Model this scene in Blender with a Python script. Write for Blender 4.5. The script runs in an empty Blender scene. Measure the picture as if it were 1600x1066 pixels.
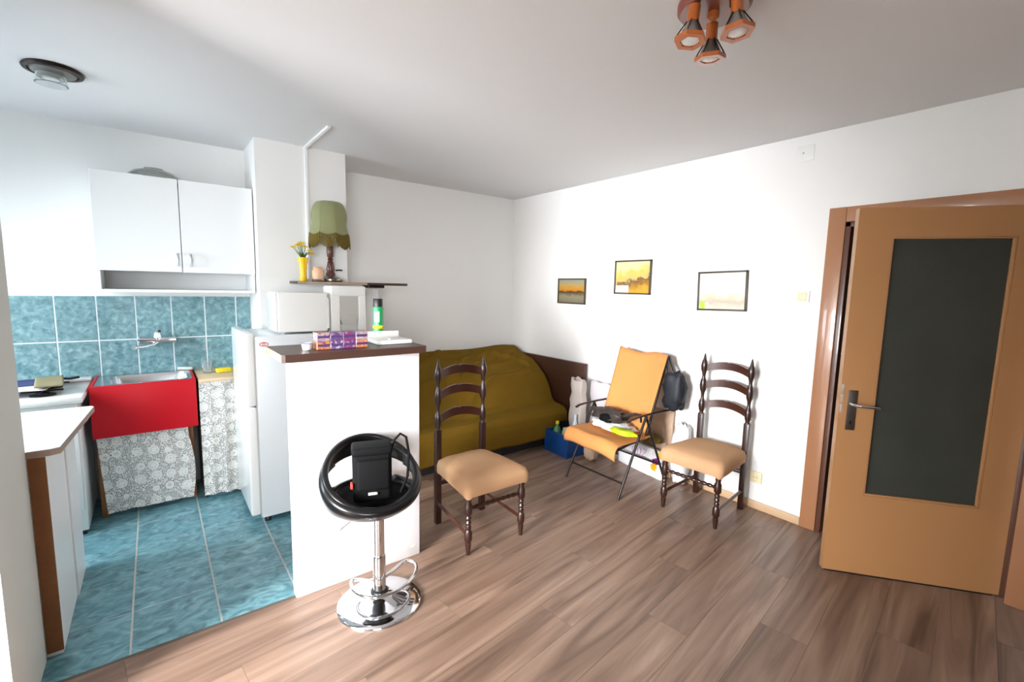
import bpy, bmesh, math, random
from math import pi, sin, cos, radians
from mathutils import Vector, Matrix, noise

random.seed(7)
SC = bpy.context.scene
COL = SC.collection

# ------------------------------------------------------------------ camera
F_PX = 717.9
PITCH, ROLL, YAW = radians(6.636), radians(1.229), radians(37.96)
_f = Vector((sin(YAW) * cos(PITCH), cos(YAW) * cos(PITCH), -sin(PITCH)))
_r = Vector((cos(YAW), -sin(YAW), 0))
_u = _r.cross(_f)
_r2 = cos(ROLL) * _r + sin(ROLL) * _u
_u2 = -sin(ROLL) * _r + cos(ROLL) * _u
camd = bpy.data.cameras.new('camera')
camd.sensor_width = 36
camd.lens = F_PX / 1600 * 36
camd.clip_start = 0.02
cam = bpy.data.objects.new('camera', camd)
COL.objects.link(cam)
cam.matrix_world = Matrix(((_r2.x, _u2.x, -_f.x, 0), (_r2.y, _u2.y, -_f.y, 0), (_r2.z, _u2.z, -_f.z, 1.5), (0, 0, 0, 1)))
SC.camera = cam

# ------------------------------------------------------------------ world, light, exposure
world = bpy.data.worlds.new('sky')
SC.world = world
world.use_nodes = True
world.node_tree.nodes['Background'].inputs[0].default_value = (0.62, 0.78, 1.0, 1)
world.node_tree.nodes['Background'].inputs[1].default_value = 3.0


def area(name, loc, yaw, down, width, height, power, colour, spread=180):
    """daylight in a window opening, aimed yaw degrees from +x towards +y and tilted down like sky light"""
    l = bpy.data.lights.new(name, 'AREA')
    l.shape = 'RECTANGLE'
    l.size, l.size_y = width, height
    l.energy = power
    l.color = colour
    l.spread = radians(spread)
    o = bpy.data.objects.new(name, l)
    o.location = loc
    a, e = radians(yaw), radians(down)
    d = Vector((cos(e) * cos(a), cos(e) * sin(a), -sin(e)))
    o.rotation_euler = d.to_track_quat('-Z', 'Y').to_euler()
    COL.objects.link(o)
    return o


# daylight entering by the windows: living-room left wall, wall behind the camera, kitchen left wall
area('room_window_daylight', (-2.82, 1.10, 1.50), 34, 17, 1.30, 1.2, 165, (0.985, 0.985, 1.0), 88)
area('front_window_daylight', (-1.30, -1.92, 1.52), 74, 14, 1.30, 1.2, 23, (0.985, 0.985, 1.0), 84)
area('kitchen_window_daylight', (-1.70, 3.2, 1.50), -4, 26, 1.0, 1.05, 25, (0.86, 0.94, 1.0), 130)

SC.view_settings.view_transform = 'Standard'
SC.view_settings.look = 'None'
SC.view_settings.gamma = 1
SC.view_settings.use_curve_mapping = False
SC.view_settings.exposure = 0.66


# ------------------------------------------------------------------ materials
def lin(c):
    return tuple((x / 12.92 if x <= 0.04045 else ((x + 0.055) / 1.055) ** 2.4) for x in (v / 255 for v in c))


MATS = {}


def mat(name, rgb, rough=0.6, metal=0.0, var=0.08, scale=6.0, bump=0.0, bscale=60.0, stretch=(1, 1, 1), coat=0.0, trans=0.0, alpha=1.0, rnd=0.0, sheen=0.0, spec=0.5):
    """procedural principled material: colour broken up by noise, optional relief"""
    if name in MATS:
        return MATS[name]
    m = bpy.data.materials.new(name)
    m.use_nodes = True
    nt = m.node_tree
    N, L = nt.nodes, nt.links
    b = N['Principled BSDF']
    c = lin(rgb)
    tc = N.new('ShaderNodeTexCoord')
    mp = N.new('ShaderNodeMapping')
    mp.inputs['Scale'].default_value = stretch
    L.new(tc.outputs['Object'], mp.inputs[0])
    nz = N.new('ShaderNodeTexNoise')
    nz.inputs['Scale'].default_value = scale
    nz.inputs['Detail'].default_value = 5
    L.new(mp.outputs[0], nz.inputs['Vector'])
    mx = N.new('ShaderNodeMix')
    mx.data_type = 'RGBA'
    mx.inputs[6].default_value = (*[max(0, v * (1 - var)) for v in c], 1)
    mx.inputs[7].default_value = (*[min(1, v * (1 + var)) for v in c], 1)
    L.new(nz.outputs['Fac'], mx.inputs[0])
    out = mx.outputs[2]
    if rnd:
        oi = N.new('ShaderNodeObjectInfo')
        mr = N.new('ShaderNodeMapRange')
        mr.inputs[3].default_value = 1 - rnd
        mr.inputs[4].default_value = 1 + rnd
        L.new(oi.outputs['Random'], mr.inputs[0])
        hs = N.new('ShaderNodeHueSaturation')
        L.new(mr.outputs[0], hs.inputs['Value'])
        L.new(out, hs.inputs['Color'])
        out = hs.outputs[0]
    L.new(out, b.inputs['Base Color'])
    b.inputs['Roughness'].default_value = rough
    b.inputs['Metallic'].default_value = metal
    b.inputs['Coat Weight'].default_value = coat
    b.inputs['Transmission Weight'].default_value = trans
    b.inputs['Alpha'].default_value = alpha
    b.inputs['Sheen Weight'].default_value = sheen
    b.inputs['Specular IOR Level'].default_value = spec
    if bump:
        bn = N.new('ShaderNodeTexNoise')
        bn.inputs['Scale'].default_value = bscale
        bn.inputs['Detail'].default_value = 4
        L.new(mp.outputs[0], bn.inputs['Vector'])
        bp = N.new('ShaderNodeBump')
        bp.inputs['Strength'].default_value = bump
        bp.inputs['Distance'].default_value = 0.005
        L.new(bn.outputs['Fac'], bp.inputs['Height'])
        L.new(bp.outputs[0], b.inputs['Normal'])
    MATS[name] = m
    return m


def ramp_mat(name, stops, scale, rough, stretch=(1, 1, 1), detail=8, rnd=0.0, bump=0.0, distortion=0.0, coat=0.0, offset_rnd=True):
    """colour ramp over noise (wood grain, marbled tile)"""
    m = bpy.data.materials.new(name)
    m.use_nodes = True
    nt = m.node_tree
    N, L = nt.nodes, nt.links
    b = N['Principled BSDF']
    tc = N.new('ShaderNodeTexCoord')
    oi = N.new('ShaderNodeObjectInfo')
    mp = N.new('ShaderNodeMapping')
    mp.inputs['Scale'].default_value = stretch
    L.new(tc.outputs['Object'], mp.inputs[0])
    add = N.new('ShaderNodeVectorMath')
    add.operation = 'MULTIPLY_ADD'
    add.inputs[1].default_value = (37.0, 53.0, 71.0)
    comb = N.new('ShaderNodeCombineXYZ')
    for k in range(3):
        L.new(oi.outputs['Random'], comb.inputs[k])
    L.new(comb.outputs[0], add.inputs[0])
    L.new(mp.outputs[0], add.inputs[2])
    nz = N.new('ShaderNodeTexNoise')
    nz.inputs['Scale'].default_value = scale
    nz.inputs['Detail'].default_value = detail
    nz.inputs['Distortion'].default_value = distortion
    L.new(add.outputs[0] if offset_rnd else mp.outputs[0], nz.inputs['Vector'])
    cr = N.new('ShaderNodeValToRGB')
    e = cr.color_ramp.elements
    while len(e) < len(stops):
        e.new(0.5)
    for el, (p, c) in zip(e, stops):
        el.position = p
        el.color = (*lin(c), 1)
    L.new(nz.outputs['Fac'], cr.inputs[0])
    hs = N.new('ShaderNodeHueSaturation')
    mr = N.new('ShaderNodeMapRange')
    mr.inputs[3].default_value = 1 - rnd
    mr.inputs[4].default_value = 1 + rnd
    L.new(oi.outputs['Random'], mr.inputs[0])
    L.new(mr.outputs[0], hs.inputs['Value'])
    L.new(cr.outputs[0], hs.inputs['Color'])
    L.new(hs.outputs[0], b.inputs['Base Color'])
    b.inputs['Roughness'].default_value = rough
    b.inputs['Coat Weight'].default_value = coat
    if bump:
        bp = N.new('ShaderNodeBump')
        bp.inputs['Strength'].default_value = bump
        bp.inputs['Distance'].default_value = 0.004
        L.new(nz.outputs['Fac'], bp.inputs['Height'])
        L.new(bp.outputs[0], b.inputs['Normal'])
    MATS[name] = m
    return m


WALL = mat('white_wall_paint', (240, 239, 236), 0.85, var=0.015, scale=2.5, bump=0.06, bscale=120)
CEIL = mat('white_ceiling_paint', (226, 226, 226), 0.9, var=0.015, scale=1.5, bump=0.04, bscale=90)
GREYWALL = mat('off_white_partition_paint', (206, 207, 200), 0.85, var=0.02, scale=2.0)
PANELWHITE = mat('white_counter_panel_paint', (242, 242, 242), 0.7, var=0.012, scale=3)
SCREED = mat('grey_screed', (120, 115, 108), 0.9, var=0.1)
GROUT = mat('pale_grout', (226, 232, 234), 0.9, var=0.05, scale=30)
FGROUT = mat('floor_grout', (176, 176, 172), 0.9, var=0.08, scale=30)
PLANK = ramp_mat('laminate_plank', [(0.28, (94, 72, 59)), (0.45, (124, 99, 83)), (0.56, (138, 112, 95)), (0.72, (158, 132, 113))], 2.2, 0.36, (0.45, 6.0, 1.0), detail=9, rnd=0.09, bump=0.05, distortion=1.2)
FTILE = ramp_mat('teal_marbled_floor_tile', [(0.28, (66, 104, 112)), (0.45, (92, 138, 148)), (0.58, (112, 160, 170)), (0.75, (144, 186, 192))], 11.0, 0.3, (1, 1.5, 1), detail=8, rnd=0.05, distortion=1.5)
WTILE = ramp_mat('teal_marbled_wall_tile', [(0.25, (80, 114, 120)), (0.45, (106, 144, 150)), (0.58, (124, 160, 167)), (0.75, (156, 186, 192))], 30.0, 0.22, (1, 1, 1), detail=8, rnd=0.05, distortion=0.6, coat=0.3)
OCHRE = mat('ochre_door_paint', (176, 128, 84), 0.33, var=0.05, scale=3, coat=0.25)
FRAMEP = mat('brown_frame_paint', (168, 118, 84), 0.25, var=0.06, scale=3, coat=0.4)
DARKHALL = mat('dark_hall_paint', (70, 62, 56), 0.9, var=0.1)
BASEB = mat('beige_baseboard', (196, 164, 128), 0.5, var=0.1, scale=12, stretch=(1, 0.2, 1))
DARKWOOD = mat('dark_stained_wood', (48, 25, 17), 0.32, var=0.45, scale=14, stretch=(1, 1, 0.15), coat=0.25)
RAILWOOD = mat('reddish_stained_wood', (66, 32, 21), 0.32, var=0.35, scale=14, stretch=(0.2, 1, 1), coat=0.25)
BROWNBOARD = mat('brown_veneer_board', (72, 42, 24), 0.45, var=0.3, scale=5, stretch=(1, 0.15, 3))
DARKBOARD = mat('dark_counter_wood', (66, 44, 36), 0.4, var=0.3, scale=9, stretch=(0.15, 1, 2))
RAWBOARD = mat('raw_brown_chipboard', (120, 76, 40), 0.7, var=0.2, scale=40)
LIGHTWOOD = mat('pale_board', (206, 182, 146), 0.55, var=0.12, scale=10, stretch=(0.2, 1, 1))
LEGWOOD = mat('orange_brown_timber', (150, 98, 56), 0.6, var=0.2, scale=16, stretch=(1, 1, 0.2))
WHITELAM = mat('white_laminate', (236, 237, 236), 0.35, var=0.012, scale=4)
WHITEENAM = mat('white_enamel', (240, 240, 238), 0.22, var=0.015, scale=4, coat=0.3)
GREYENAM = mat('pale_grey_steel_enamel', (222, 226, 228), 0.3, var=0.02, scale=4)
WHITEPL = mat('white_plastic', (236, 236, 232), 0.35, var=0.02, scale=5)
GREYPL = mat('light_grey_plastic', (188, 186, 180), 0.4, var=0.05, scale=8)
RED = mat('red_painted_steel', (190, 12, 28), 0.42, var=0.08, scale=4, spec=0.25)
STEEL = mat('brushed_steel', (190, 194, 198), 0.22, metal=1, var=0.08, scale=30, stretch=(1, 8, 1))
CHROME = mat('chrome', (226, 228, 232), 0.06, metal=1, var=0.02)
GUNMETAL = mat('dull_door_metal', (118, 112, 104), 0.35, metal=0.9, var=0.15, scale=30)
BLACKSHELL = mat('black_gloss_vinyl', (9, 9, 10), 0.3, var=0.2, scale=8, coat=0.1, spec=0.35)
BLACKFAB = mat('black_nylon', (9, 9, 10), 0.8, var=0.25, scale=40, bump=0.2, bscale=220, spec=0.15)
NAVYBLACK = mat('blue_black_nylon', (24, 28, 36), 0.6, var=0.3, scale=20, bump=0.3, bscale=90)
BLACKPL = mat('black_plastic', (20, 20, 20), 0.4, var=0.15)
SEATFAB = mat('tan_stretch_fabric', (194, 152, 114), 0.9, var=0.1, scale=8, bump=0.12, bscale=260, spec=0.2)
THROW = mat('mustard_throw_fabric', (112, 85, 24), 0.95, var=0.16, scale=5, bump=0.25, bscale=260, spec=0.1)
SLING = mat('orange_canvas', (204, 136, 74), 0.85, var=0.1, scale=5, bump=0.12, bscale=320)
DARKTUBE = mat('dark_steel_tube', (58, 52, 50), 0.35, metal=0.7, var=0.1)
BLUEPL = mat('blue_crate_plastic', (8, 60, 118), 0.4, var=0.12, scale=10)
KRAFT = mat('kraft_paper', (190, 162, 136), 0.8, var=0.12, scale=10, bump=0.3, bscale=30)
GREYPAPER = mat('greyish_paper', (196, 184, 176), 0.8, var=0.1, scale=10, bump=0.3, bscale=24)
WHITEPAPER = mat('white_bag_paper', (214, 208, 210), 0.7, var=0.03, scale=10, bump=0.2, bscale=24)
FILM = mat('white_plastic_film', (240, 240, 242), 0.3, var=0.04, scale=12, bump=0.6, bscale=26)
PURPLE = mat('purple_print', (140, 12, 140), 0.4, var=0.1)
PINKP = mat('pink_purple_print', (196, 96, 200), 0.4, var=0.1)
ORANGEP = mat('orange_yellow_print', (246, 176, 28), 0.4, var=0.15, scale=14)
LIME = mat('lime_green_packet', (196, 222, 30), 0.4, var=0.2, scale=14, bump=0.4, bscale=40)
OLIVE = mat('olive_cloth', (104, 84, 26), 0.95, var=0.2, scale=8, bump=0.3, bscale=120)
DKBROWN = mat('dark_brown_leatherette', (52, 42, 38), 0.5, var=0.35, scale=10, bump=0.4, bscale=40)
GREENBOT = mat('green_bottle_plastic', (86, 140, 96), 0.25, var=0.25, scale=14, trans=0.25)
PALEBOT = mat('pale_blue_white_plastic', (214, 228, 236), 0.3, var=0.06)
SHADE = mat('sage_green_shade_fabric', (136, 138, 96), 0.85, var=0.08, scale=14, bump=0.1, bscale=200, sheen=0.2)
FRINGE = mat('olive_fringe', (108, 92, 32), 0.9, var=0.35, scale=90, stretch=(6, 6, 0.3))
LAMPWOOD = mat('lamp_turned_wood', (92, 50, 36), 0.35, var=0.3, scale=20, coat=0.3)
YELLOW = mat('yellow_vase_glaze', (246, 196, 8), 0.3, var=0.06, coat=0.3)
PETAL = mat('yellow_petals', (240, 206, 20), 0.6, var=0.15, scale=30)
FLEAF = mat('flower_stem_green', (58, 96, 40), 0.6, var=0.3, scale=30)
PEACH = mat('peach_wax', (232, 186, 150), 0.45, var=0.15, scale=16)
PEWTER = mat('pewter', (150, 142, 134), 0.25, metal=0.8, var=0.2, scale=14)
GREENCAN = mat('green_spray_can', (20, 150, 80), 0.25, var=0.06, coat=0.2)
YBAND = mat('yellow_label_band', (236, 216, 30), 0.3, var=0.05)
WBAND = mat('white_label_print', (236, 240, 236), 0.3, var=0.05)
ORANGEWOOD = mat('orange_varnished_wood', (176, 92, 34), 0.3, var=0.2, scale=12, coat=0.4)
REDWOOD = mat('red_brown_lamp_plate', (126, 62, 44), 0.35, var=0.2, scale=9, coat=0.3)
BRONZE = mat('dark_bronze', (46, 38, 32), 0.35, metal=0.8, var=0.2)
BULB = mat('reflector_bulb_glass', (226, 226, 222), 0.15, var=0.03)
CLEAR = mat('clear_glass', (238, 242, 242), 0.05, var=0.01, trans=0.92)
DISH = mat('glass_dish', (200, 202, 196), 0.1, var=0.15, scale=30, trans=0.6)
SPONGE = mat('yellow_sponge', (232, 210, 40), 0.9, var=0.15, scale=60, bump=0.5, bscale=200)
BLUECLOTH = mat('dark_blue_cloth', (48, 58, 104), 0.9, var=0.2, scale=14, bump=0.3, bscale=200)
TANPAPER = mat('olive_tan_board', (140, 130, 96), 0.7, var=0.15, scale=12)
BEIGEPL = mat('ivory_plastic', (232, 220, 180), 0.4, var=0.05)
REDLOGO = mat('red_sticker_print', (226, 90, 76), 0.5, var=0.05)
SCUFF = mat('plaster_scuff', (205, 196, 184), 0.9, var=0.2, scale=60)
PFRAME = mat('dark_picture_frame', (66, 56, 40), 0.45, var=0.3, scale=30)
GREENSTK = mat('lime_sticker', (176, 206, 60), 0.5, var=0.08)
WHITESTK = mat('white_sticker', (240, 236, 226), 0.5, var=0.04)


def door_glass():
    m = bpy.data.materials.new('dark_textured_glass')
    m.use_nodes = True
    N, L = m.node_tree.nodes, m.node_tree.links
    b = N['Principled BSDF']
    tc = N.new('ShaderNodeTexCoord')
    nz = N.new('ShaderNodeTexNoise')
    nz.inputs['Scale'].default_value = 60
    L.new(tc.outputs['Object'], nz.inputs['Vector'])
    bp = N.new('ShaderNodeBump')
    bp.inputs['Strength'].default_value = 0.25
    bp.inputs['Distance'].default_value = 0.003
    L.new(nz.outputs['Fac'], bp.inputs['Height'])
    L.new(bp.outputs[0], b.inputs['Normal'])
    cr = N.new('ShaderNodeValToRGB')
    cr.color_ramp.elements[0].color = (*lin((66, 68, 62)), 1)
    cr.color_ramp.elements[1].color = (*lin((82, 84, 77)), 1)
    n2 = N.new('ShaderNodeTexNoise')
    n2.inputs['Scale'].default_value = 4
    L.new(tc.outputs['Object'], n2.inputs['Vector'])
    L.new(n2.outputs['Fac'], cr.inputs[0])
    L.new(cr.outputs[0], b.inputs['Base Color'])
    b.inputs['Roughness'].default_value = 0.32
    b.inputs['Transmission Weight'].default_value = 0.35
    b.inputs['Specular IOR Level'].default_value = 0.35
    return m


DOORGLASS = door_glass()


def pane_mat():
    m = bpy.data.materials.new('window_pane')
    m.use_nodes = True
    N, L = m.node_tree.nodes, m.node_tree.links
    N.remove(N['Principled BSDF'])
    t = N.new('ShaderNodeBsdfTransparent')
    g = N.new('ShaderNodeBsdfGlossy')
    g.inputs['Roughness'].default_value = 0.02
    mx = N.new('ShaderNodeMixShader')
    mx.inputs[0].default_value = 0.06
    L.new(t.outputs[0], mx.inputs[1])
    L.new(g.outputs[0], mx.inputs[2])
    L.new(mx.outputs[0], N['Material Output'].inputs[0])
    return m


PANE = pane_mat()


def lace_mat():
    """white lace: flower discs on an open net, holes are real transparency"""
    m = bpy.data.materials.new('white_lace')
    m.use_nodes = True
    N, L = m.node_tree.nodes, m.node_tree.links
    b = N['Principled BSDF']
    uv = N.new('ShaderNodeUVMap')
    uv.uv_map = 'cloth'
    v = N.new('ShaderNodeTexVoronoi')
    v.inputs['Scale'].default_value = 11.5
    v.inputs['Randomness'].default_value = 0.35
    L.new(uv.outputs[0], v.inputs['Vector'])
    net = N.new('ShaderNodeTexVoronoi')
    net.feature = 'DISTANCE_TO_EDGE'
    net.inputs['Scale'].default_value = 105
    net.inputs['Randomness'].default_value = 0.6
    L.new(uv.outputs[0], net.inputs['Vector'])

    def math_(op, a, bv, clamp=False):
        n = N.new('ShaderNodeMath')
        n.operation = op
        n.use_clamp = clamp
        for i, x in enumerate((a, bv)):
            if isinstance(x, (int, float)):
                n.inputs[i].default_value = x
            else:
                L.new(x, n.inputs[i])
        return n.outputs[0]
    d = v.outputs['Distance']
    petals = math_('LESS_THAN', d, 0.36)
    dot = math_('GREATER_THAN', d, 0.07)
    ring = math_('GREATER_THAN', math_('ABSOLUTE', math_('SUBTRACT', d, 0.24), 0), 0.022)
    disc = math_('MULTIPLY', math_('MULTIPLY', petals, dot), math_('MAXIMUM', ring, 0.55))
    threads = math_('LESS_THAN', net.outputs['Distance'], 0.13)
    a = math_('MAXIMUM', disc, math_('MULTIPLY', threads, 0.92))
    a2 = math_('MAXIMUM', a, 0.30)
    L.new(a2, b.inputs['Alpha'])
    nz = N.new('ShaderNodeTexNoise')
    nz.inputs['Scale'].default_value = 20
    cr = N.new('ShaderNodeValToRGB')
    cr.color_ramp.elements[0].color = (*lin((216, 214, 208)), 1)
    cr.color_ramp.elements[1].color = (*lin((240, 240, 236)), 1)
    L.new(nz.outputs['Fac'], cr.inputs[0])
    L.new(cr.outputs[0], b.inputs['Base Color'])
    b.inputs['Roughness'].default_value = 0.9
    return m


LACE = lace_mat()


def painting_mat(name, stops, nscale=5.0, nstrength=0.5, vertical=1.0, diag=0.0):
    """landscape: colour bands by height in the picture, broken by noise; object coords -0.5..0.5"""
    m = bpy.data.materials.new(name)
    m.use_nodes = True
    N, L = m.node_tree.nodes, m.node_tree.links
    b = N['Principled BSDF']
    uv = N.new('ShaderNodeUVMap')
    uv.uv_map = 'cloth'
    sep = N.new('ShaderNodeSeparateXYZ')
    L.new(uv.outputs[0], sep.inputs[0])
    nz = N.new('ShaderNodeTexNoise')
    nz.inputs['Scale'].default_value = nscale
    nz.inputs['Detail'].default_value = 6
    L.new(uv.outputs[0], nz.inputs['Vector'])
    ma = N.new('ShaderNodeMath')
    ma.operation = 'MULTIPLY_ADD'
    ma.inputs[1].default_value = nstrength
    L.new(nz.outputs['Fac'], ma.inputs[0])
    md = N.new('ShaderNodeMath')
    md.operation = 'MULTIPLY_ADD'
    md.inputs[1].default_value = diag
    L.new(sep.outputs['X'], md.inputs[0])
    L.new(sep.outputs['Y'], md.inputs[2])
    L.new(md.outputs[0], ma.inputs[2])
    cr = N.new('ShaderNodeValToRGB')
    e = cr.color_ramp.elements
    while len(e) < len(stops):
        e.new(0.5)
    for el, (p, c) in zip(e, stops):
        el.position = p
        el.color = (*lin(c), 1)
    L.new(ma.outputs[0], cr.inputs[0])
    L.new(cr.outputs[0], b.inputs['Base Color'])
    b.inputs['Roughness'].default_value = 0.28
    return m


# ------------------------------------------------------------------ mesh helpers
def link(o, parent=None):
    COL.objects.link(o)
    if parent is not None:
        o.parent = parent
    return o


def finish(me, smooth):
    if smooth is None:
        return
    for p in me.polygons:
        p.use_smooth = True
    me.set_sharp_from_angle(angle=radians(smooth))


class MB:
    """collects shapes into one bmesh -> one mesh object"""

    def __init__(self):
        self.bm = bmesh.new()

    def box(self, x0, x1, y0, y1, z0, z1, bevel=0.0, seg=2, M=None):
        r = bmesh.ops.create_cube(self.bm, size=1)
        vs = r['verts']
        for v in vs:
            v.co = Vector(((x0 + x1) / 2 + v.co.x * (x1 - x0), (y0 + y1) / 2 + v.co.y * (y1 - y0), (z0 + z1) / 2 + v.co.z * (z1 - z0)))
        if bevel:
            es = list({e for v in vs for e in v.link_edges})
            rr = bmesh.ops.bevel(self.bm, geom=es, offset=bevel, segments=seg, affect='EDGES', profile=0.5)
            vs = list({v for f in rr['faces'] for v in f.verts} | {v for v in vs if v.is_valid})
        if M is not None:
            bmesh.ops.transform(self.bm, matrix=M, verts=vs)
        return self

    def lathe(self, prof, cx=0, cy=0, cz=0, n=24, M=None, cap=True):
        rings = []
        for r, z in prof:
            ring = []
            for k in range(n):
                a = 2 * pi * k / n
                p = Vector((cx + r * cos(a), cy + r * sin(a), cz + z))
                ring.append(self.bm.verts.new(M @ p if M is not None else p))
            rings.append(ring)
        for a, b in zip(rings, rings[1:]):
            for k in range(n):
                self.bm.faces.new((a[k], a[(k + 1) % n], b[(k + 1) % n], b[k]))
        if cap:
            self.bm.faces.new(rings[0][::-1])
            self.bm.faces.new(rings[-1])
        return self

    def tube(self, pts, r, n=10, closed=False, radii=None, flat=1.0):
        pts = [Vector(p) for p in pts]
        m = len(pts)
        rings = []
        prev = None
        for i, p in enumerate(pts):
            if closed:
                t = (pts[(i + 1) % m] - pts[i - 1]).normalized()
            else:
                t = (pts[min(i + 1, m - 1)] - pts[max(i - 1, 0)]).normalized()
            if prev is None:
                a = Vector((0, 0, 1)) if abs(t.z) < 0.9 else Vector((1, 0, 0))
                nrm = t.cross(a).normalized()
            else:
                nrm = (prev - t * prev.dot(t)).normalized()
            prev = nrm
            bn = t.cross(nrm)
            rr = radii[i] if radii else r
            rings.append([self.bm.verts.new(p + nrm * rr * cos(2 * pi * k / n) + bn * rr * flat * sin(2 * pi * k / n)) for k in range(n)])
        rng = range(m if closed else m - 1)
        for i in rng:
            a, b = rings[i], rings[(i + 1) % m]
            for k in range(n):
                self.bm.faces.new((a[k], a[(k + 1) % n], b[(k + 1) % n], b[k]))
        if not closed:
            self.bm.faces.new(rings[0][::-1])
            self.bm.faces.new(rings[-1])
        return self

    def prism(self, poly, z0, z1, M=None):
        lo = [self.bm.verts.new((x, y, z0)) for x, y in poly]
        hi = [self.bm.verts.new((x, y, z1)) for x, y in poly]
        n = len(poly)
        self.bm.faces.new(lo[::-1])
        self.bm.faces.new(hi)
        for k in range(n):
            self.bm.faces.new((lo[k], lo[(k + 1) % n], hi[(k + 1) % n], hi[k]))
        if M is not None:
            bmesh.ops.transform(self.bm, matrix=M, verts=lo + hi)
        return self

    def grid(self, fn, nu, nv, uv=None, keep=None):
        vs = [[self.bm.verts.new(fn(i / nu, j / nv)) for j in range(nv + 1)] for i in range(nu + 1)]
        lay = self.bm.loops.layers.uv.new('cloth') if uv else None
        for i in range(nu):
            for j in range(nv):
                if keep and not keep((i + .5) / nu, (j + .5) / nv):
                    continue
                f = self.bm.faces.new((vs[i][j], vs[i + 1][j], vs[i + 1][j + 1], vs[i][j + 1]))
                if uv:
                    for lp, (a, b) in zip(f.loops, ((i, j), (i + 1, j), (i + 1, j + 1), (i, j + 1))):
                        lp[lay].uv = uv(a / nu, b / nv)
        loose = [v for v in self.bm.verts if not v.link_faces]
        if loose:
            bmesh.ops.delete(self.bm, geom=loose, context='VERTS')
        return self

    def rings(self, loops, cap0=True, cap1=True):
        """stack of equal-length point loops -> closed skin"""
        vv = [[self.bm.verts.new(p) for p in lp] for lp in loops]
        n = len(vv[0])
        for a, b in zip(vv, vv[1:]):
            for k in range(n):
                self.bm.faces.new((a[k], a[(k + 1) % n], b[(k + 1) % n], b[k]))
        if cap0:
            self.bm.faces.new(vv[0][::-1])
        if cap1:
            self.bm.faces.new(vv[-1])
        return self

    def build(self, name, material, parent=None, smooth=40, loc=None, rot=None, thick=0.0, sub=0):
        me = bpy.data.meshes.new(name)
        bmesh.ops.recalc_face_normals(self.bm, faces=self.bm.faces[:])
        self.bm.to_mesh(me)
        self.bm.free()
        me.materials.append(material)
        finish(me, smooth)
        o = bpy.data.objects.new(name, me)
        link(o, parent)
        if loc is not None:
            o.location = loc
        if rot is not None:
            o.rotation_euler = rot
        if thick:
            s = o.modifiers.new('thickness', 'SOLIDIFY')
            s.thickness = thick
            s.offset = 0
        if sub:
            s = o.modifiers.new('smooth', 'SUBSURF')
            s.levels = s.render_levels = sub
        return o


def tag(o, label, cat, group=None):
    o['label'] = label
    o['category'] = cat
    if group:
        o['group'] = group
    return o


def thing(name, label, cat, loc=(0, 0, 0), rz=0.0, group=None):
    o = bpy.data.objects.new(name, None)
    o.empty_display_size = 0.05
    link(o)
    o.location = loc
    o.rotation_euler = (0, 0, rz)
    return tag(o, label, cat, group)


def struct(o):
    o['kind'] = 'structure'
    return o


def copy_tree(o, parent=None):
    c = o.copy()
    COL.objects.link(c)
    c.parent = parent
    for ch in list(o.children):
        copy_tree(ch, c)
    return c


def rrect(w, d, r, n=6, cx=0, cy=0, z=0):
    """rounded rectangle loop"""
    pts = []
    for qx, qy, a0 in ((1, 1, 0), (-1, 1, pi / 2), (-1, -1, pi), (1, -1, 3 * pi / 2)):
        for k in range(n + 1):
            a = a0 + pi / 2 * k / n
            pts.append(Vector((cx + qx * (w / 2 - r) + r * cos(a), cy + qy * (d / 2 - r) + r * sin(a), z)))
    return pts


def nz(p, s=1.0, seed=0.0):
    return noise.noise(Vector((p[0] * s + seed, p[1] * s + seed * 1.7, p[2] * s - seed)))


def blob(name, material, parent, c, size, amp=0.25, s=3.0, seed=0, n=20, flatbottom=True, loc=None, rz=0.0, power=2.6):
    """crumpled soft lump (bag, cloth): a superellipsoid worn by noise, flat underneath"""
    mb = MB()
    rows = []
    m = n // 2
    for i in range(1, m):
        ph = -pi / 2 + pi * i / m
        lp = []
        for k in range(n):
            a = 2 * pi * k / n
            f = lambda t: (abs(t) ** (2 / power)) * (1 if t >= 0 else -1)
            p = Vector((f(cos(ph)) * f(cos(a)), f(cos(ph)) * f(sin(a)), f(sin(ph))))
            d = 1 + amp * nz(p, s, seed) + amp * 0.5 * nz(p, s * 2.3, seed + 5)
            p = p * d
            z = p.z
            if flatbottom:
                z = max(z, -0.92)
            q = Vector((p.x * size[0] / 2, p.y * size[1] / 2, z * size[2] / 2))
            q.rotate(Matrix.Rotation(rz, 3, 'Z'))
            lp.append(Vector(c) + q)
        rows.append(lp)
    mb.rings(rows)
    return mb.build(name, material, parent, smooth=60, loc=loc)


# ================================================================== ROOM SHELL
XR, YB, YK, H = 3.25, 4.18, 4.084, 2.475
XL, YF = -1.6, -1.8
XW = -2.7                          # window wall of the living room, left of the camera
KX0, KY0 = -0.41, 2.41            # tall partition block at the kitchen opening

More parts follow.
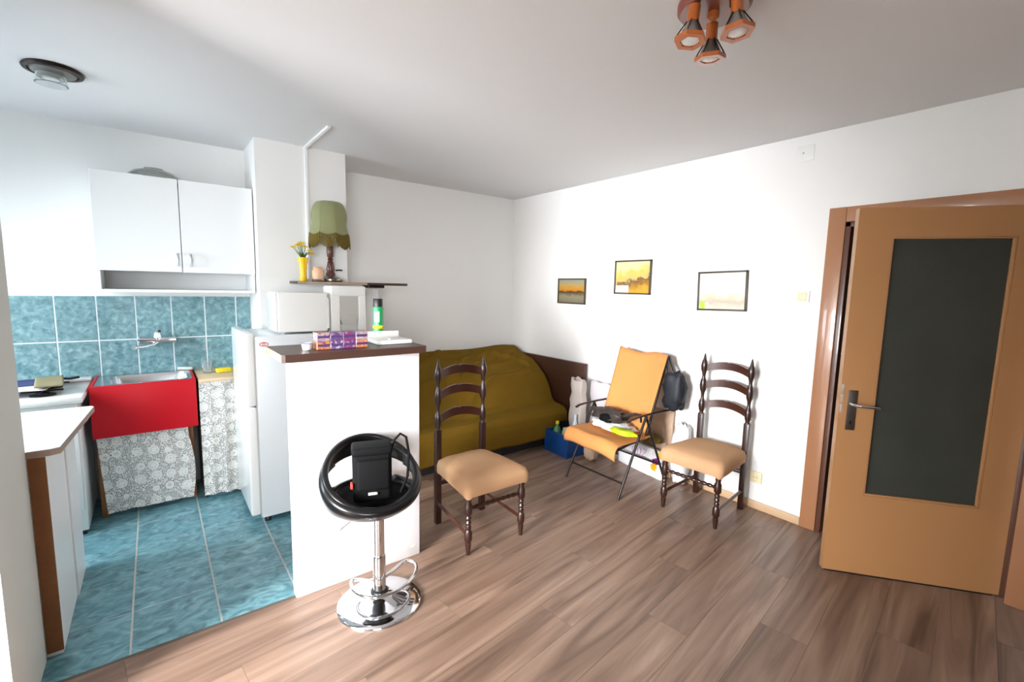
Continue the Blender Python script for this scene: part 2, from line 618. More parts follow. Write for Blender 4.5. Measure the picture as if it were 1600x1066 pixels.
struct(MB().box(XW - 0.3, XR + 1.5, YF - 0.2, YB + 0.3, -0.12, -0.012).build('floor', SCREED, smooth=None))
FLOOR = bpy.data.objects['floor']
ceil = struct(MB().box(XW - 0.3, XR + 1.5, YF - 0.2, YB + 0.3, H, H + 0.12).build('ceiling', CEIL, smooth=None))
wb = struct(MB().box(1.0, XR + 0.12, YB, YB + 0.12, 0, H).build('wall_back', WALL, smooth=None))
wk = struct(MB().box(XL - 0.12, 1.0, YK, YK + 0.2, 0, H).build('wall_kitchen_back', WALL, smooth=None))
struct(MB().box(0.592, 1.205, 3.65, YK + 0.1, 0, H).build('wall_pillar', WALL, smooth=None))
struct(MB().box(1.205, 1.44, 3.62, 3.86, 0, 1.488).build('wall_low_pier', WALL, smooth=None))
struct(MB().box(XW, KX0, 1.955, KY0, 0, H).build('wall_partition', GREYWALL, smooth=None))
FW = (-1.98, -0.62, 0.88, 2.14)
m = MB()
m.box(XW - 0.3, FW[0], YF - 0.3, YF, 0, H)
m.box(FW[1], XR + 0.12, YF - 0.3, YF, 0, H)
m.box(FW[0], FW[1], YF - 0.3, YF, 0, FW[2])
m.box(FW[0], FW[1], YF - 0.3, YF, FW[3], H)
struct(m.build('wall_front', mat('warm_brown_wall', (120, 96, 78), 0.7, var=0.1), smooth=None))

# right wall with the door opening
DY0, DY1, DZ = 0.155, 0.985, 1.925
m = MB()
m.box(XR, XR + 0.12, DY1, YB, 0, H)
m.box(XR, XR + 0.12, YF, DY0, 0, H)
m.box(XR, XR + 0.12, DY0, DY1, DZ, H)
struct(m.build('wall_right', WALL, smooth=None))
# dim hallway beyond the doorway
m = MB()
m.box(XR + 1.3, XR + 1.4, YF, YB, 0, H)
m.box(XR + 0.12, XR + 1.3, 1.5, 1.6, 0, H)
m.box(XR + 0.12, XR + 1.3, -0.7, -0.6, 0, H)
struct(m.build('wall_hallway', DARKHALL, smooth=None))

# left wall with two deep windows
WINS = [(0.42, 1.78, 0.86, 2.14), (2.62, 3.74, 0.98, 2.13)]
for nm, x, ya, yb, (y0, y1, z0, z1) in (('wall_left', XW, YF - 0.1, 2.2, WINS[0]), ('wall_kitchen_left', XL, KY0, YK + 0.2, WINS[1])):
    m = MB()
    m.box(x - 0.3, x, ya, y0, 0, H)
    m.box(x - 0.3, x, y1, yb, 0, H)
    m.box(x - 0.3, x, y0, y1, 0, z0)
    m.box(x - 0.3, x, y0, y1, z1, H)
    struct(m.build(nm, WALL, smooth=None))
SPOTS = [((XW - 0.24, 1.10), 0, WINS[0][1] - WINS[0][0], WINS[0][2], WINS[0][3]),
         ((XL - 0.24, 3.18), 0, WINS[1][1] - WINS[1][0], WINS[1][2], WINS[1][3]),
         ((-1.30, YF - 0.24), pi / 2, FW[1] - FW[0], FW[2], FW[3])]
for k, ((wx, wy), rz_, ww, z0, z1) in enumerate(SPOTS):
    w = bpy.data.objects.new('window_%d' % (k + 1), None)
    link(w)
    w.location = (wx, wy, z0)
    w.rotation_euler = (0, 0, rz_)
    struct(w)
    hw, hh = ww / 2, z1 - z0
    fr = MB()
    for a, b in ((-hw, -hw + .06), (-.04, .04), (hw - .06, hw)):
        fr.box(-.03, .03, a, b, 0, hh, 0.006)
    for a, b in ((0, .06), (hh - .06, hh)):
        fr.box(-.028, .028, -hw, hw, a, b, 0.006)
    fr.build('window_frame', WHITEPL, w)
    for s in (-1, 1):
        a, b = (-hw + .06, -.04) if s < 0 else (.04, hw - .06)
        MB().box(-.004, .004, a, b, .06, hh - .06).build('pane', PANE, w, smooth=None)
    MB().box(.03, .30, -hw, hw, -.03, 0.0, 0.006).build('window_sill', WHITEPL, w)

# baseboards
BBH = 0.055
b1 = struct(MB().box(XR - 0.014, XR, 1.075, YB, 0, BBH, 0.004).build('baseboard_right', BASEB))
struct(MB().box(1.45, XR - 0.014, YB - 0.014, YB, 0, BBH, 0.004).build('baseboard_back', BASEB))


# ------------------------------------------------------------------ floors
def clip(poly, n, d):
    """keep the part of a 2-D polygon where n.p <= d"""
    out = []
    for i in range(len(poly)):
        a, b = poly[i], poly[(i + 1) % len(poly)]
        da, db = n[0] * a[0] + n[1] * a[1] - d, n[0] * b[0] + n[1] * b[1] - d
        if da <= 0:
            out.append(a)
        if (da < 0 < db) or (db < 0 < da):
            t = da / (da - db)
            out.append((a[0] + t * (b[0] - a[0]), a[1] + t * (b[1] - a[1])))
    return out


PW, PL, GAP = 0.19, 1.26, 0.0005
ang = radians(6.6)
ca, sa = cos(ang), sin(ang)
TB = 2.243        # front edge of the tiled kitchen floor
nplank = 0
for row in range(-14, 26):
    off = (row * 0.37 % 1.0) * PL
    for k in range(-4, 6):
        u0, u1 = k * PL + off + GAP, (k + 1) * PL + off - GAP
        v0, v1 = row * PW + GAP, (row + 1) * PW - GAP
        rect = [(u0, v0), (u1, v0), (u1, v1), (u0, v1)]
        W = [(x * ca - y * sa, x * sa + y * ca) for x, y in rect]
        base = clip(clip(W, (-1, 0), -XW), (1, 0), XR + 0.6)
        base = clip(base, (0, -1), -YF)
        if not base:
            continue
        pa = clip(base, (0, 1), TB)
        pb = clip(clip(clip(base, (0, -1), -TB), (-1, 0), -1.07), (0, 1), YB)
        mm = MB()
        cxw = (u0 + u1) / 2 * ca - (v0 + v1) / 2 * sa
        cyw = (u0 + u1) / 2 * sa + (v0 + v1) / 2 * ca

        def loc2(P):
            r = []
            for x, y in P:
                dx, dy = x - cxw, y - cyw
                r.append((dx * ca + dy * sa, -dx * sa + dy * ca))
            return r
        ok = False
        for P in (pa, pb):
            if len(P) >= 3:
                ar = 0.5 * sum(P[i][0] * P[(i + 1) % len(P)][1] - P[(i + 1) % len(P)][0] * P[i][1] for i in range(len(P)))
                if abs(ar) > 1e-4:
                    mm.prism(loc2(P), -0.012, 0.0)
                    ok = True
        if ok:
            o = mm.build('plank', PLANK, FLOOR, smooth=None)
            o.location = (cxw, cyw, 0)
            o.rotation_euler = (0, 0, ang)
            nplank += 1
        else:
            mm.bm.free()

# tiled kitchen floor
struct(MB().box(XL, 1.07, TB + 0.004, YK, -0.012, -0.0012).build('floor_kitchen', FGROUT, smooth=None))
KF = bpy.data.objects['floor_kitchen']
T = 0.314
tmesh = None
for i in range(-4, 4):
    for j in range(0, 6):
        x0 = -0.152 + i * T + 0.0035
        y0 = TB + 0.006 + j * T
        x1, y1 = x0 + T - 0.007, min(y0 + T - 0.004, YK - 0.002)
        if x1 > 1.07:
            x1 = 1.07
        if x1 - x0 < 0.04 or y1 - y0 < 0.03:
            continue
        o = MB().box(-(x1 - x0) / 2, (x1 - x0) / 2, -(y1 - y0) / 2, (y1 - y0) / 2, -0.008, 0.0, 0.0015, 1).build('floor_tile', FTILE, KF, smooth=None)
        o.location = ((x0 + x1) / 2, (y0 + y1) / 2, 0)
struct(MB().box(-0.40, 0.47, TB - 0.006, TB + 0.008, -0.004, 0.0035, 0.0012, 1).build('trim_1', mat('dark_floor_strip', (84, 74, 66), 0.5), smooth=None))

# wall tiles, 20 x 30 cm, two courses above the sink
struct(MB().box(-1.32, 0.590, YK - 0.0105, YK, 0.79, 1.389).build('wall_tile_grout', GROUT, smooth=None))
WG = bpy.data.objects['wall_tile_grout']
for i in range(-4, 6):
    for j, (z0, z1) in enumerate(((0.797, 1.088), (1.096, 1.386))):
        x0 = -0.501 + i * 0.1985 + 0.004
        x1 = min(x0 + 0.1905, 0.588)
        if x1 - x0 < 0.03:
            continue
        o = MB().box(-(x1 - x0) / 2, (x1 - x0) / 2, -0.005, 0.004, -(z1 - z0) / 2, (z1 - z0) / 2, 0.0015, 1).build('wall_tile', WTILE, WG, smooth=None)
        o.location = ((x0 + x1) / 2, YK - 0.008, (z0 + z1) / 2)

# ------------------------------------------------------------------ half-height counter panel at the kitchen
cp = struct(MB().box(0.462, 1.108, 2.222, 2.282, 0, 1.148, 0.006).build('wall_counter_panel', PANELWHITE))
for (x, z, w, h) in ((0.50, 0.04, .022, .02), (0.675, 0.025, .03, .012), (1.065, 0.06, .03, .02), (1.02, 0.05, .03, .008), (0.60, 0.05, .02, .01)):
    mm = MB()
    mm.lathe([(0.001, 0), (0.6, 0.02), (1.0, 0)], n=9, cap=False, M=Matrix.Translation((x, 2.2216, z)) @ Matrix.Diagonal((w / 2, 0.02, h / 2, 1)) @ Matrix.Rotation(pi / 2, 4, 'X'))
    mm.build('scuff_mark', SCUFF, cp, smooth=None)
wt = thing('counter_top', 'dark brown wooden bar top on the white half-height counter panel', 'countertop', (0.78, 2.2, 1.148))
m = MB()
m.prism([(-0.350, -0.005), (-0.338, -0.020), (0.342, -0.020), (0.350, -0.012), (0.350, 0.335), (-0.350, 0.335)], 0, 0.036)
m.build('board', DARKBOARD, wt, smooth=None)
MB().box(-0.353, -0.350, 0.0, 0.335, 0.002, 0.034).build('edge_band', LIGHTWOOD, wt, smooth=None)
MB().box(-0.02, 0.02, 0.085, 0.32, -0.03, 0.0).build('support_batten', DARKBOARD, wt, smooth=None)

# ------------------------------------------------------------------ cable duct on pillar, switch plates, ceiling patch
m = MB()
m.box(0.91, 0.934, 3.634, 3.65, 1.53, H, 0.004)
m.box(0.905, 0.929, 3.07, 3.65, H - 0.016, H, 0.004)
struct(m.build('trim_cable_duct', mat('white_duct', (244, 244, 242), 0.5, var=0.01)))
o = thing('wall_outlet', 'small ivory power socket low on the wall beside the right ladder-back chair', 'socket', (XR, 1.366, 0.185))
MB().box(-0.012, 0, -0.04, 0.04, -0.0, 0.08, 0.005).build('plate', BEIGEPL, o)
MB().lathe([(0.022, 0), (0.022, 0.004), (0.019, 0.004), (0.018, 0.001)], n=20, M=Matrix.Translation((-0.012, 0, 0.04)) @ Matrix.Rotation(-pi / 2, 4, 'Y')).build('socket_ring', BEIGEPL, o)
for s in (-1, 1):
    MB().lathe([(0.0028, 0), (0.0028, 0.003)], n=8, M=Matrix.Translation((-0.0125, s * 0.0095, 0.04)) @ Matrix.Rotation(-pi / 2, 4, 'Y')).build('pin_hole', BLACKPL, o)
o = thing('light_switch', 'white light switch on the wall beside the door frame', 'switch', (XR, 1.18, 1.445))
MB().box(-0.010, 0, -0.04, 0.04, 0, 0.075, 0.004).build('plate', WHITEPL, o)
MB().box(-0.014, -0.009, -0.026, 0.026, 0.012, 0.063, 0.003).build('rocker', BEIGEPL, o)
o = thing('junction_cover', 'white square junction box cover high on the wall above the door', 'cover plate', (XR, 1.24, 2.32))
MB().box(-0.006, 0, -0.05, 0.05, 0, 0.095, 0.003).build('plate', WHITEPL, o)
MB().lathe([(0.006, 0), (0.005, 0.003)], n=10, M=Matrix.Translation((-0.006, 0.01, 0.05)) @ Matrix.Rotation(-pi / 2, 4, 'Y')).build('screw', GREYPL, o)

# ------------------------------------------------------------------ door frame and door
m = MB()
m.box(XR - 0.016, XR, DY1, 1.074, 0, 2.012, 0.004)
m.box(XR - 0.016, XR, 0.065, DY0, 0, 2.012, 0.004)
m.box(XR - 0.015, XR, DY0, DY1, DZ, 2.012, 0.004)
struct(m.build('trim_door_casing', FRAMEP))
m = MB()
m.box(XR - 0.01, XR + 0.125, DY1 - 0.028, DY1, 0, DZ, 0.003)
m.box(XR + 0.04, XR + 0.125, DY0, DY0 + 0.028, 0, DZ, 0.003)
m.box(XR - 0.01, XR + 0.125, DY0, DY1, DZ - 0.03, DZ, 0.003)
struct(m.build('trim_door_lining', mat('dark_brown_lining', (92, 58, 44), 0.3, var=0.1, coat=0.3)))

dr = bpy.data.objects.new('door_1', None)
link(dr)
struct(dr)
d0, d1 = Vector((2.815, 0.802)), Vector((3.305, 0.158))
ud = (d0 - d1).normalized()
LW = (d1 - d0).length
dr.location = (d1.x, d1.y, 0.0)
dr.rotation_euler = (0, 0, math.atan2(ud.y, ud.x))
# local: +x from hinge to latch edge, visible face is +y or -y
nrm = Vector((-ud.y, ud.x))
S = 1 if nrm.dot(Vector((-d1.x, -d1.y))) > 0 else -1
ZB, ZT = 0.008, 1.932
GX0, GX1, GZ0, GZ1 = LW - 0.656, LW - 0.153, 0.447, 1.790


def dbox(x0, x1, t0, t1, z0, z1, bev=0.0):
    a, b = (t0, t1) if S > 0 else (-t1, -t0)
    return MB().box(x0, x1, a, b, z0, z1, bev)


TH = 0.04
dbox(GX1, LW, -TH, 0, ZB, ZT).build('stile', OCHRE, dr)
dbox(0, GX0, -TH, 0, ZB, ZT).build('stile', OCHRE, dr)
dbox(GX0, GX1, -TH, 0, ZB, GZ0, 0.0).build('bottom_rail', OCHRE, dr)
dbox(GX0, GX1, -TH, 0, GZ1, ZT, 0.0).build('top_rail', OCHRE, dr)
for (x0, x1, z0, z1) in ((GX0, GX0 + .014, GZ0, GZ1), (GX1 - .010, GX1, GZ0, GZ1), (GX0, GX1, GZ0, GZ0 + .010), (GX0, GX1, GZ1 - .010, GZ1)):
    dbox(x0, x1, -0.016, -0.002, z0, z1, 0.003).build('glazing_bead', OCHRE, dr)
dbox(GX0 + 0.002, GX1 - 0.002, -0.024, -0.018, GZ0, GZ1).build('pane', DOORGLASS, dr, smooth=None)
hp = dbox(LW - 0.079, LW - 0.036, 0, 0.005, 0.795, 1.007, 0.003).build('handle_plate', GUNMETAL, dr)
hx = LW - 0.056
pts = [(hx, S * 0.004, 0.935), (hx, S * 0.035, 0.935), (hx - 0.008, S * 0.047, 0.935), (hx - 0.03, S * 0.05, 0.934), (hx - 0.105, S * 0.05, 0.930)]
MB().tube(pts, 0.0085, 12, radii=[.011, .010, .0095, .009, .0075]).build('lever_handle', CHROME, hp)
MB().box(hx - 0.004, hx + 0.004, -0.001, 0.001, 0.826, 0.846, M=Matrix.Translation((0, S * 0.0055, 0))).build('keyhole', BLACKPL, hp, smooth=None)
for zz in (0.885, 0.938, 0.990):  # bright plates put in for the highlight on the glossy door edge
    dbox(LW - 0.017, LW - 0.003, 0, 0.0015, zz, zz + 0.045, 0.0007).build('highlight_plate', mat('edge_highlight', (238, 226, 214), 0.15, metal=0.6, var=0.02), dr)
for zz in (0.14, 1.62):
    MB().lathe([(0.009, 0), (0.009, 0.085), (0.005, 0.095)], -0.006, S * 0.008, zz, 12).build('hinge', GUNMETAL, dr)
MB().box(0.05, LW - 0.01, -TH, 0, 0.0005, ZB, M=Matrix.Translation((0, TH if S < 0 else 0, 0))).build('draught_strip', BLACKPL, dr, smooth=None)

# ------------------------------------------------------------------ pictures on the right wall
P1 = painting_mat('sunset_painting', [(0.18, (120, 112, 92)), (0.42, (140, 132, 104)), (0.60, (70, 50, 26)), (0.68, (196, 128, 20)), (0.90, (180, 150, 84)), (1.0, (150, 148, 124))], 5.0, 0.28)
P2 = painting_mat('street_painting', [(0.22, (196, 152, 52)), (0.42, (150, 108, 50)), (0.52, (110, 84, 60)), (0.60, (206, 176, 110)), (0.78, (232, 186, 90)), (1.0, (210, 204, 156))], 5.5, 0.55, diag=-0.25)
P3 = painting_mat('glare_paled_landscape', [(0.15, (226, 214, 196)), (0.42, (188, 176, 156)), (0.55, (226, 206, 176)), (0.72, (236, 226, 210)), (1.0, (240, 232, 216))], 4.0, 0.4)  # glare over this picture is painted into its pale colours


def picture(name, label, yc, zc, w, h, tilt, pm, stickers):
    t = thing(name, label, 'picture', (XR, yc, zc))
    t.rotation_euler = (tilt, 0, 0)
    B = 0.013
    for (a, b, c, d) in ((-w / 2, w / 2, -h / 2, -h / 2 + B), (-w / 2, w / 2, h / 2 - B, h / 2), (-w / 2, -w / 2 + B, -h / 2, h / 2), (w / 2 - B, w / 2, -h / 2, h / 2)):
        MB().box(-0.020, -0.001, a, b, c, d, 0.002).build('frame_bar', PFRAME, t)
    g = MB()
    g.grid(lambda u, v: Vector((-0.011, w / 2 - B * .5 - u * (w - B), -h / 2 + B * .5 + v * (h - B))), 2, 2, uv=lambda u, v: (u, v))
    g.build('painting', pm, t, smooth=None, thick=0.003)
    for (u0, u1, v0, v1, mt) in stickers:
        MB().box(-0.0138, -0.0128, w / 2 - u1 * w, w / 2 - u0 * w, -h / 2 + v0 * h, -h / 2 + v1 * h).build('sticker', mt, t, smooth=None)
    return t


picture('framed_picture', 'small dark framed sunset landscape, leftmost picture on the white wall', 3.222, 1.477, 0.375, 0.248, 0.0, P1, [])
picture('framed_picture', 'golden framed street scene with white sticker, middle picture on the white wall', 2.50, 1.609, 0.378, 0.290, 0.0, P2, [(0.04, 0.41, 0.05, 0.26, WHITESTK)])
picture('framed_picture', 'landscape with painted-in pale glare and green sticker, rightmost tilted picture', 1.706, 1.507, 0.367, 0.285, radians(-1.5), P3, [(0.05, 0.17, 0.05, 0.22, GREENSTK), (0.17, 0.235, 0.05, 0.22, WHITESTK)])


# ================================================================== FURNITURE
# ------------------------------------------------------------------ ladder-back chairs
def twist_leg(mb, x, y, segs, n=14, square=None):
    mb.lathe(segs, x, y, 0, n)


def make_chair(label):
    t = thing('dining_chair', label, 'chair', group='ladder-back dining chairs')
    FX, FY, BX, BY = 0.186, -0.205, 0.165, 0.205
    post = [(0.017, 0.612), (0.014, 0.622), (0.020, 0.640), (0.0245, 0.672), (0.021, 0.70), (0.012, 0.722), (0.0105, 0.742), (0.013, 0.765), (0.0215, 0.79), (0.0245, 0.822), (0.020, 0.855), (0.012, 0.878), (0.0115, 0.895), (0.015, 0.915), (0.023, 0.94), (0.0245, 0.965), (0.019, 0.995), (0.012, 1.012), (0.009, 1.03), (0.004, 1.052), (0.001, 1.058)]
    for s in (-1, 1):
        mb = MB()
        mb.box(s * BX - 0.0185, s * BX + 0.0185, BY - 0.0185, BY + 0.0185, 0.0, 0.612, 0.004)
        mb.lathe(post, s * BX, BY, 0, 14)
        mb.build('back_post', DARKWOOD, t)
    leg = [(0.0115, 0.0), (0.0165, 0.05), (0.018, 0.068), (0.014, 0.072), (0.0225, 0.09), (0.0225, 0.130), (0.014, 0.148), (0.018, 0.162), (0.0125, 0.176), (0.018, 0.19), (0.0125, 0.204), (0.018, 0.218), (0.0125, 0.230), (0.0225, 0.245), (0.0225, 0.292), (0.015, 0.308), (0.018, 0.325), (0.016, 0.362)]
    for s in (-1, 1):
        mb = MB()
        mb.lathe(leg, s * FX, FY, 0, 14)
        mb.build('front_leg', DARKWOOD, t)
    # three arched ladder rails, bowed backwards
    for zc in (0.955, 0.828, 0.680):
        mb = MB()
        n = 16
        loops = []
        for i in range(n + 1):
            u = i / n
            x = -BX + 0.012 + u * (2 * BX - 0.024)
            c = 1 - (2 * u - 1) ** 2
            y = BY + 0.030 * c
            arch = 0.030 * c
            notch = 0.005 * max(0, 1 - abs(u - 0.5) * 22)
            zt, zb = zc + 0.022 + arch - notch, zc - 0.028 + arch * 0.9
            loops.append([Vector((x, y - 0.009, zb)), Vector((x, y + 0.009, zb)), Vector((x, y + 0.009, zt)), Vector((x, y - 0.009, zt))])
        mb.rings(loops)
        mb.build('ladder_rail', RAILWOOD, t, smooth=35)
    for s in (-1, 1):
        MB().tube([(s * FX, FY, 0.112), (s * BX, BY, 0.135)], 0.0125, 4).build('side_stretcher', RAILWOOD, t, smooth=20)
    n = 40
    MB().tube([(-FX + 2 * FX * i / n, FY + 0.004, 0.268) for i in range(n + 1)], 0.01, 10, radii=[0.0085 + 0.0045 * abs(sin(i * pi / 4)) for i in range(n + 1)]).build('front_stretcher', DARKWOOD, t)
    MB().box(-BX, BX, BY - 0.01, BY + 0.01, 0.25, 0.275, 0.003).build('rear_stretcher', DARKWOOD, t)

    # padded seat under a stretch cover, corners pulled down
    def plan(w_f, w_b, yf, yb, r, z, drop=0.0, n=7):
        cs = [(w_b, yb), (-w_b, yb), (-w_f, yf), (w_f, yf)]
        dirs = [(1, 1), (-1, 1), (-1, -1), (1, -1)]
        pts = []
        for (cx_, cy_), (sx_, sy_), a0 in zip(cs, dirs, (0, pi / 2, pi, 3 * pi / 2)):
            for k in range(n + 1):
                a = a0 + pi / 2 * k / n
                dz = drop * sin(pi * k / n)
                pts.append(Vector((cx_ - sx_ * r + r * cos(a), cy_ - sy_ * r + r * sin(a), z - dz)))
            nx = cs[(cs.index((cx_, cy_)) + 1) % 4]
        return pts

    def dense(pts, m=5):
        out = []
        for i, p in enumerate(pts):
            q = pts[(i + 1) % len(pts)]
            out.append(p)
            if i % 8 == 7:
                out += [p.lerp(q, k / m) for k in range(1, m)]
        return out
    lv = [(0.200, 0.168, -0.222, 0.190, 0.03, 0.352, 0.0), (0.214, 0.182, -0.238, 0.198, 0.035, 0.346, 0.012), (0.222, 0.188, -0.246, 0.202, 0.04, 0.362, 0.012), (0.223, 0.189, -0.247, 0.203, 0.04, 0.395, 0.004),
          (0.214, 0.184, -0.238, 0.198, 0.045, 0.422, 0.0), (0.186, 0.160, -0.208, 0.176, 0.06, 0.440, 0.0), (0.120, 0.100, -0.130, 0.110, 0.07, 0.452, 0.0), (0.05, 0.045, -0.05, 0.045, 0.04, 0.455, 0.0)]
    loops = []
    for q in lv:
        lp = dense(plan(*q))
        for p in lp:
            k = nz(p, 9, 3.1) * 0.004 + nz(p, 22, 1.2) * 0.0015
            p.z += k
            p.x *= 1 + k * 0.6
        loops.append(lp)
    mb = MB()
    mb.rings(loops)
    mb.build('seat', SEATFAB, t, smooth=70)
    return t


c1 = make_chair('dark turned-wood ladder-back chair with tan seat standing in front of the mustard sofa')
c1.location = (1.513, 2.256, 0)
c1.rotation_euler = (0, 0, radians(-1.5))
c2 = copy_tree(c1)
c2['label'] = 'dark turned-wood ladder-back chair with tan seat against the white wall under the pictures'
c2.location = (2.948, 1.572, 0)
c2.rotation_euler = (0, 0, radians(-88.0))

# ------------------------------------------------------------------ sofa bed and throw
sb = thing('sofa_bed', 'low sofa bed along the back wall with a brown end board', 'sofa', (2.35, 3.65, 0))
ox, oy = 2.35, 3.65
MB().box(1.52 - ox, 3.19 - ox, 3.175 - oy, 4.13 - oy, 0, 0.13, 0.005).build('plinth', mat('dark_plinth', (34, 32, 30), 0.6, var=0.2), sb)
MB().box(1.50 - ox, 3.13 - ox, 3.105 - oy, 4.10 - oy, 0.13, 0.335, 0.03, 3).build('seat', mat('brown_upholstery', (84, 66, 34), 0.9), sb)
MB().box(1.50 - ox, 3.10 - ox, 3.55 - oy, 4.14 - oy, 0.33, 0.61, 0.05, 3).build('backrest', MATS['brown_upholstery'], sb)
MB().box(3.192 - ox, 3.226 - ox, 2.965 - oy, 4.15 - oy, 0.0, 0.792, 0.003).build('end_board', BROWNBOARD, sb)

prof = [(4.155, 0.80), (4.13, 0.832), (4.06, 0.842), (3.90, 0.80), (3.70, 0.745), (3.55, 0.69), (3.47, 0.63), (3.40, 0.54), (3.345, 0.455), (3.31, 0.405), (3.26, 0.380), (3.18, 0.372), (3.115, 0.358), (3.08, 0.318), (3.072, 0.25), (3.076, 0.17), (3.085, 0.105)]
cum = [0]
for a, b in zip(prof, prof[1:]):
    cum.append(cum[-1] + math.hypot(a[0] - b[0], a[1] - b[1]))


def prof_at(t):
    s = t * cum[-1]
    for i in range(len(cum) - 1):
        if s <= cum[i + 1] + 1e-9:
            k = (s - cum[i]) / (cum[i + 1] - cum[i])
            return prof[i][0] + k * (prof[i + 1][0] - prof[i][0]), prof[i][1] + k * (prof[i + 1][1] - prof[i][1])
    return prof[-1]


def sm(a, b, x):
    t = min(1, max(0, (x - a) / (b - a)))
    return t * t * (3 - 2 * t)


def ridge(x, y, x0, y0, x1, y1, wd, amp):
    """soft fold of the cloth along a segment"""
    dx, dy = x1 - x0, y1 - y0
    L2 = dx * dx + dy * dy
    t = ((x - x0) * dx + (y - y0) * dy) / L2
    tc = min(1, max(0, t))
    d = math.hypot(x - x0 - tc * dx, y - y0 - tc * dy)
    return amp * math.exp(-(d / wd) ** 2)


FOLDS = [(1.6, 3.62, 2.25, 3.98, .030, .026), (2.05, 3.52, 2.9, 3.68, .028, .026), (2.2, 3.40, 3.0, 3.53, .022, .022), (2.35, 3.78, 3.05, 3.88, .030, .022),
         (1.7, 3.47, 2.1, 3.54, .026, .026), (2.6, 3.97, 3.02, 3.62, .026, .024), (1.9, 4.0, 2.5, 3.84, .032, .022), (2.45, 3.60, 2.7, 3.90, .024, .018), (2.15, 3.62, 2.5, 3.72, .02, .018),
         (1.75, 3.22, 2.4, 3.28, .03, .012), (2.3, 3.20, 2.95, 3.27, .03, .012), (2.75, 3.75, 3.1, 3.78, .02, .018)]


def throw(u, v):
    y, z = prof_at(v)
    xr = 3.188 - 0.02 * sm(0.10, 0.22, v) - 0.03 * sm(0.3, 0.48, v) - 0.04 * sm(0.55, 0.75, v)
    x = 1.49 + u * (xr - 1.49)
    e = sm(0.93, 1.0, u)
    p = Vector((x, y, z))
    mid = sm(0.03, 0.12, v) * (1 - 0.75 * sm(0.66, 0.78, v))
    w = 0.022 * nz((x * 1.9 + y * 1.2, y * 2.6 - x * 0.6, z), 1.3, 2.0) + 0.014 * nz((x * 1.2 - y * 3, y * 5 + x * 1.5, 0), 1.5, 7.0)
    xx, yy = x + 0.04 * nz(p, 3, 5), y + 0.04 * nz(p, 3, 8)
    for f in FOLDS:
        w += 1.45 * ridge(xx, yy, *f)
    p.z += w * mid * (1 - 0.4 * e)
    p.y -= 0.35 * w * mid * sm(0.42, 0.5, v) * (1 - sm(0.62, 0.7, v))
    # bolster under the throw at the far right
    p.z += 0.030 * math.exp(-((x - 3.0) / 0.20) ** 2) * math.exp(-((y - 4.02) / 0.12) ** 2)
    if v > 0.74:
        p.y += 0.014 * nz((x * 3.2, 0, z), 1.6, 9.0) * sm(0.74, 0.9, v)
        p.z += 0.014 * nz((x * 2.2, 0, 0), 1.5, 3.0) * sm(0.9, 1.0, v)
    return p


m = MB()
m.grid(throw, 110, 90)
tag(m.build('sofa_throw', THROW, None, smooth=80, thick=0.007), 'mustard brown throw draped over the whole sofa bed', 'throw')

# ------------------------------------------------------------------ orange folding armchair
fc = thing('folding_armchair', 'folding garden armchair with orange canvas sling and dark steel tube frame', 'armchair', (2.82, 2.255, 0))


def W(x, y, z):
    return (x - 2.82, y - 2.255, z)


for y, fx in ((2.0, 2.556), (2.51, 2.536)):
    MB().tube([W(fx, y, 0.002), W(2.838, y, 0.572)], 0.0095, 10).build('front_leg', DARKTUBE, fc)
    MB().tube([W(3.13, y + 0.004, 0.002), W(2.842, y + 0.004, 0.572)], 0.0095, 10).build('rear_leg', DARKTUBE, fc)
    pts = [W(2.625, y, 0.562), W(2.66, y, 0.574), W(2.74, y, 0.580), W(2.86, y, 0.582), W(3.0, y, 0.580), W(3.165, y, 0.575)]
    MB().tube(pts, 0.013, 10, flat=0.6).build('armrest', DARKTUBE, fc)
for yb in (2.036, 2.462):
    MB().tube([W(2.90, yb, 0.385), W(2.985, yb, 0.62), W(3.125, yb, 0.985)], 0.010, 10).build('back_tube', DARKTUBE, fc)
    MB().tube([W(2.90, yb, 0.385), W(2.70, yb, 0.375), W(2.53, yb, 0.35)], 0.010, 10).build('seat_tube', DARKTUBE, fc)
for (x, z) in ((2.61, 0.105), (3.055, 0.150), (2.905, 0.385), (2.53, 0.35)):
    MB().tube([W(x, 2.0, z), W(x, 2.512, z)], 0.0075, 8).build('cross_bar', DARKTUBE, fc)
MB().tube([W(3.125, 2.036, 0.985), W(3.135, 2.25, 0.99), W(3.125, 2.462, 0.985)], 0.009, 8).build('top_bar', DARKTUBE, fc)


def sling_back(u, v):
    y = 2.492 - u * (2.492 - 2.022)
    wv = 0.010 * sin(u * 9.0 + 0.6) + 0.012 * sm(0.0, 0.10, 0.12 - u)
    z = 0.40 + v * (0.608 + wv)
    x = 2.895 + (z - 0.385) * 0.372 - 0.018 + 0.025 * sin(pi * u) * (1 - v * 0.6) + 0.006 * sin(u * 8 + v * 3) * v
    y -= 0.02 * (1 - v) * (1 - 2 * u)
    return Vector(W(x, y, z))


def sling_seat(u, v):
    y = 2.512 - u * (2.512 - 2.005)
    if v < 0.72:
        k = v / 0.72
        x, z = 2.93 - k * 0.385, 0.405 - 0.01 * k - 0.028 * sin(pi * k) * sin(pi * min(max(u, .0), 1.0)) + 0.012 * k
    else:
        k = (v - 0.72) / 0.28
        a = k * 2.2
        x, z = 2.545 - 0.045 * sin(a), 0.362 + 0.045 * cos(a)
        z -= 0.03 * k
    z += 0.016 * sin(3.3 * u + 0.4) * v + 0.005 * sin(u * 11)
    return Vector(W(x, y, z))


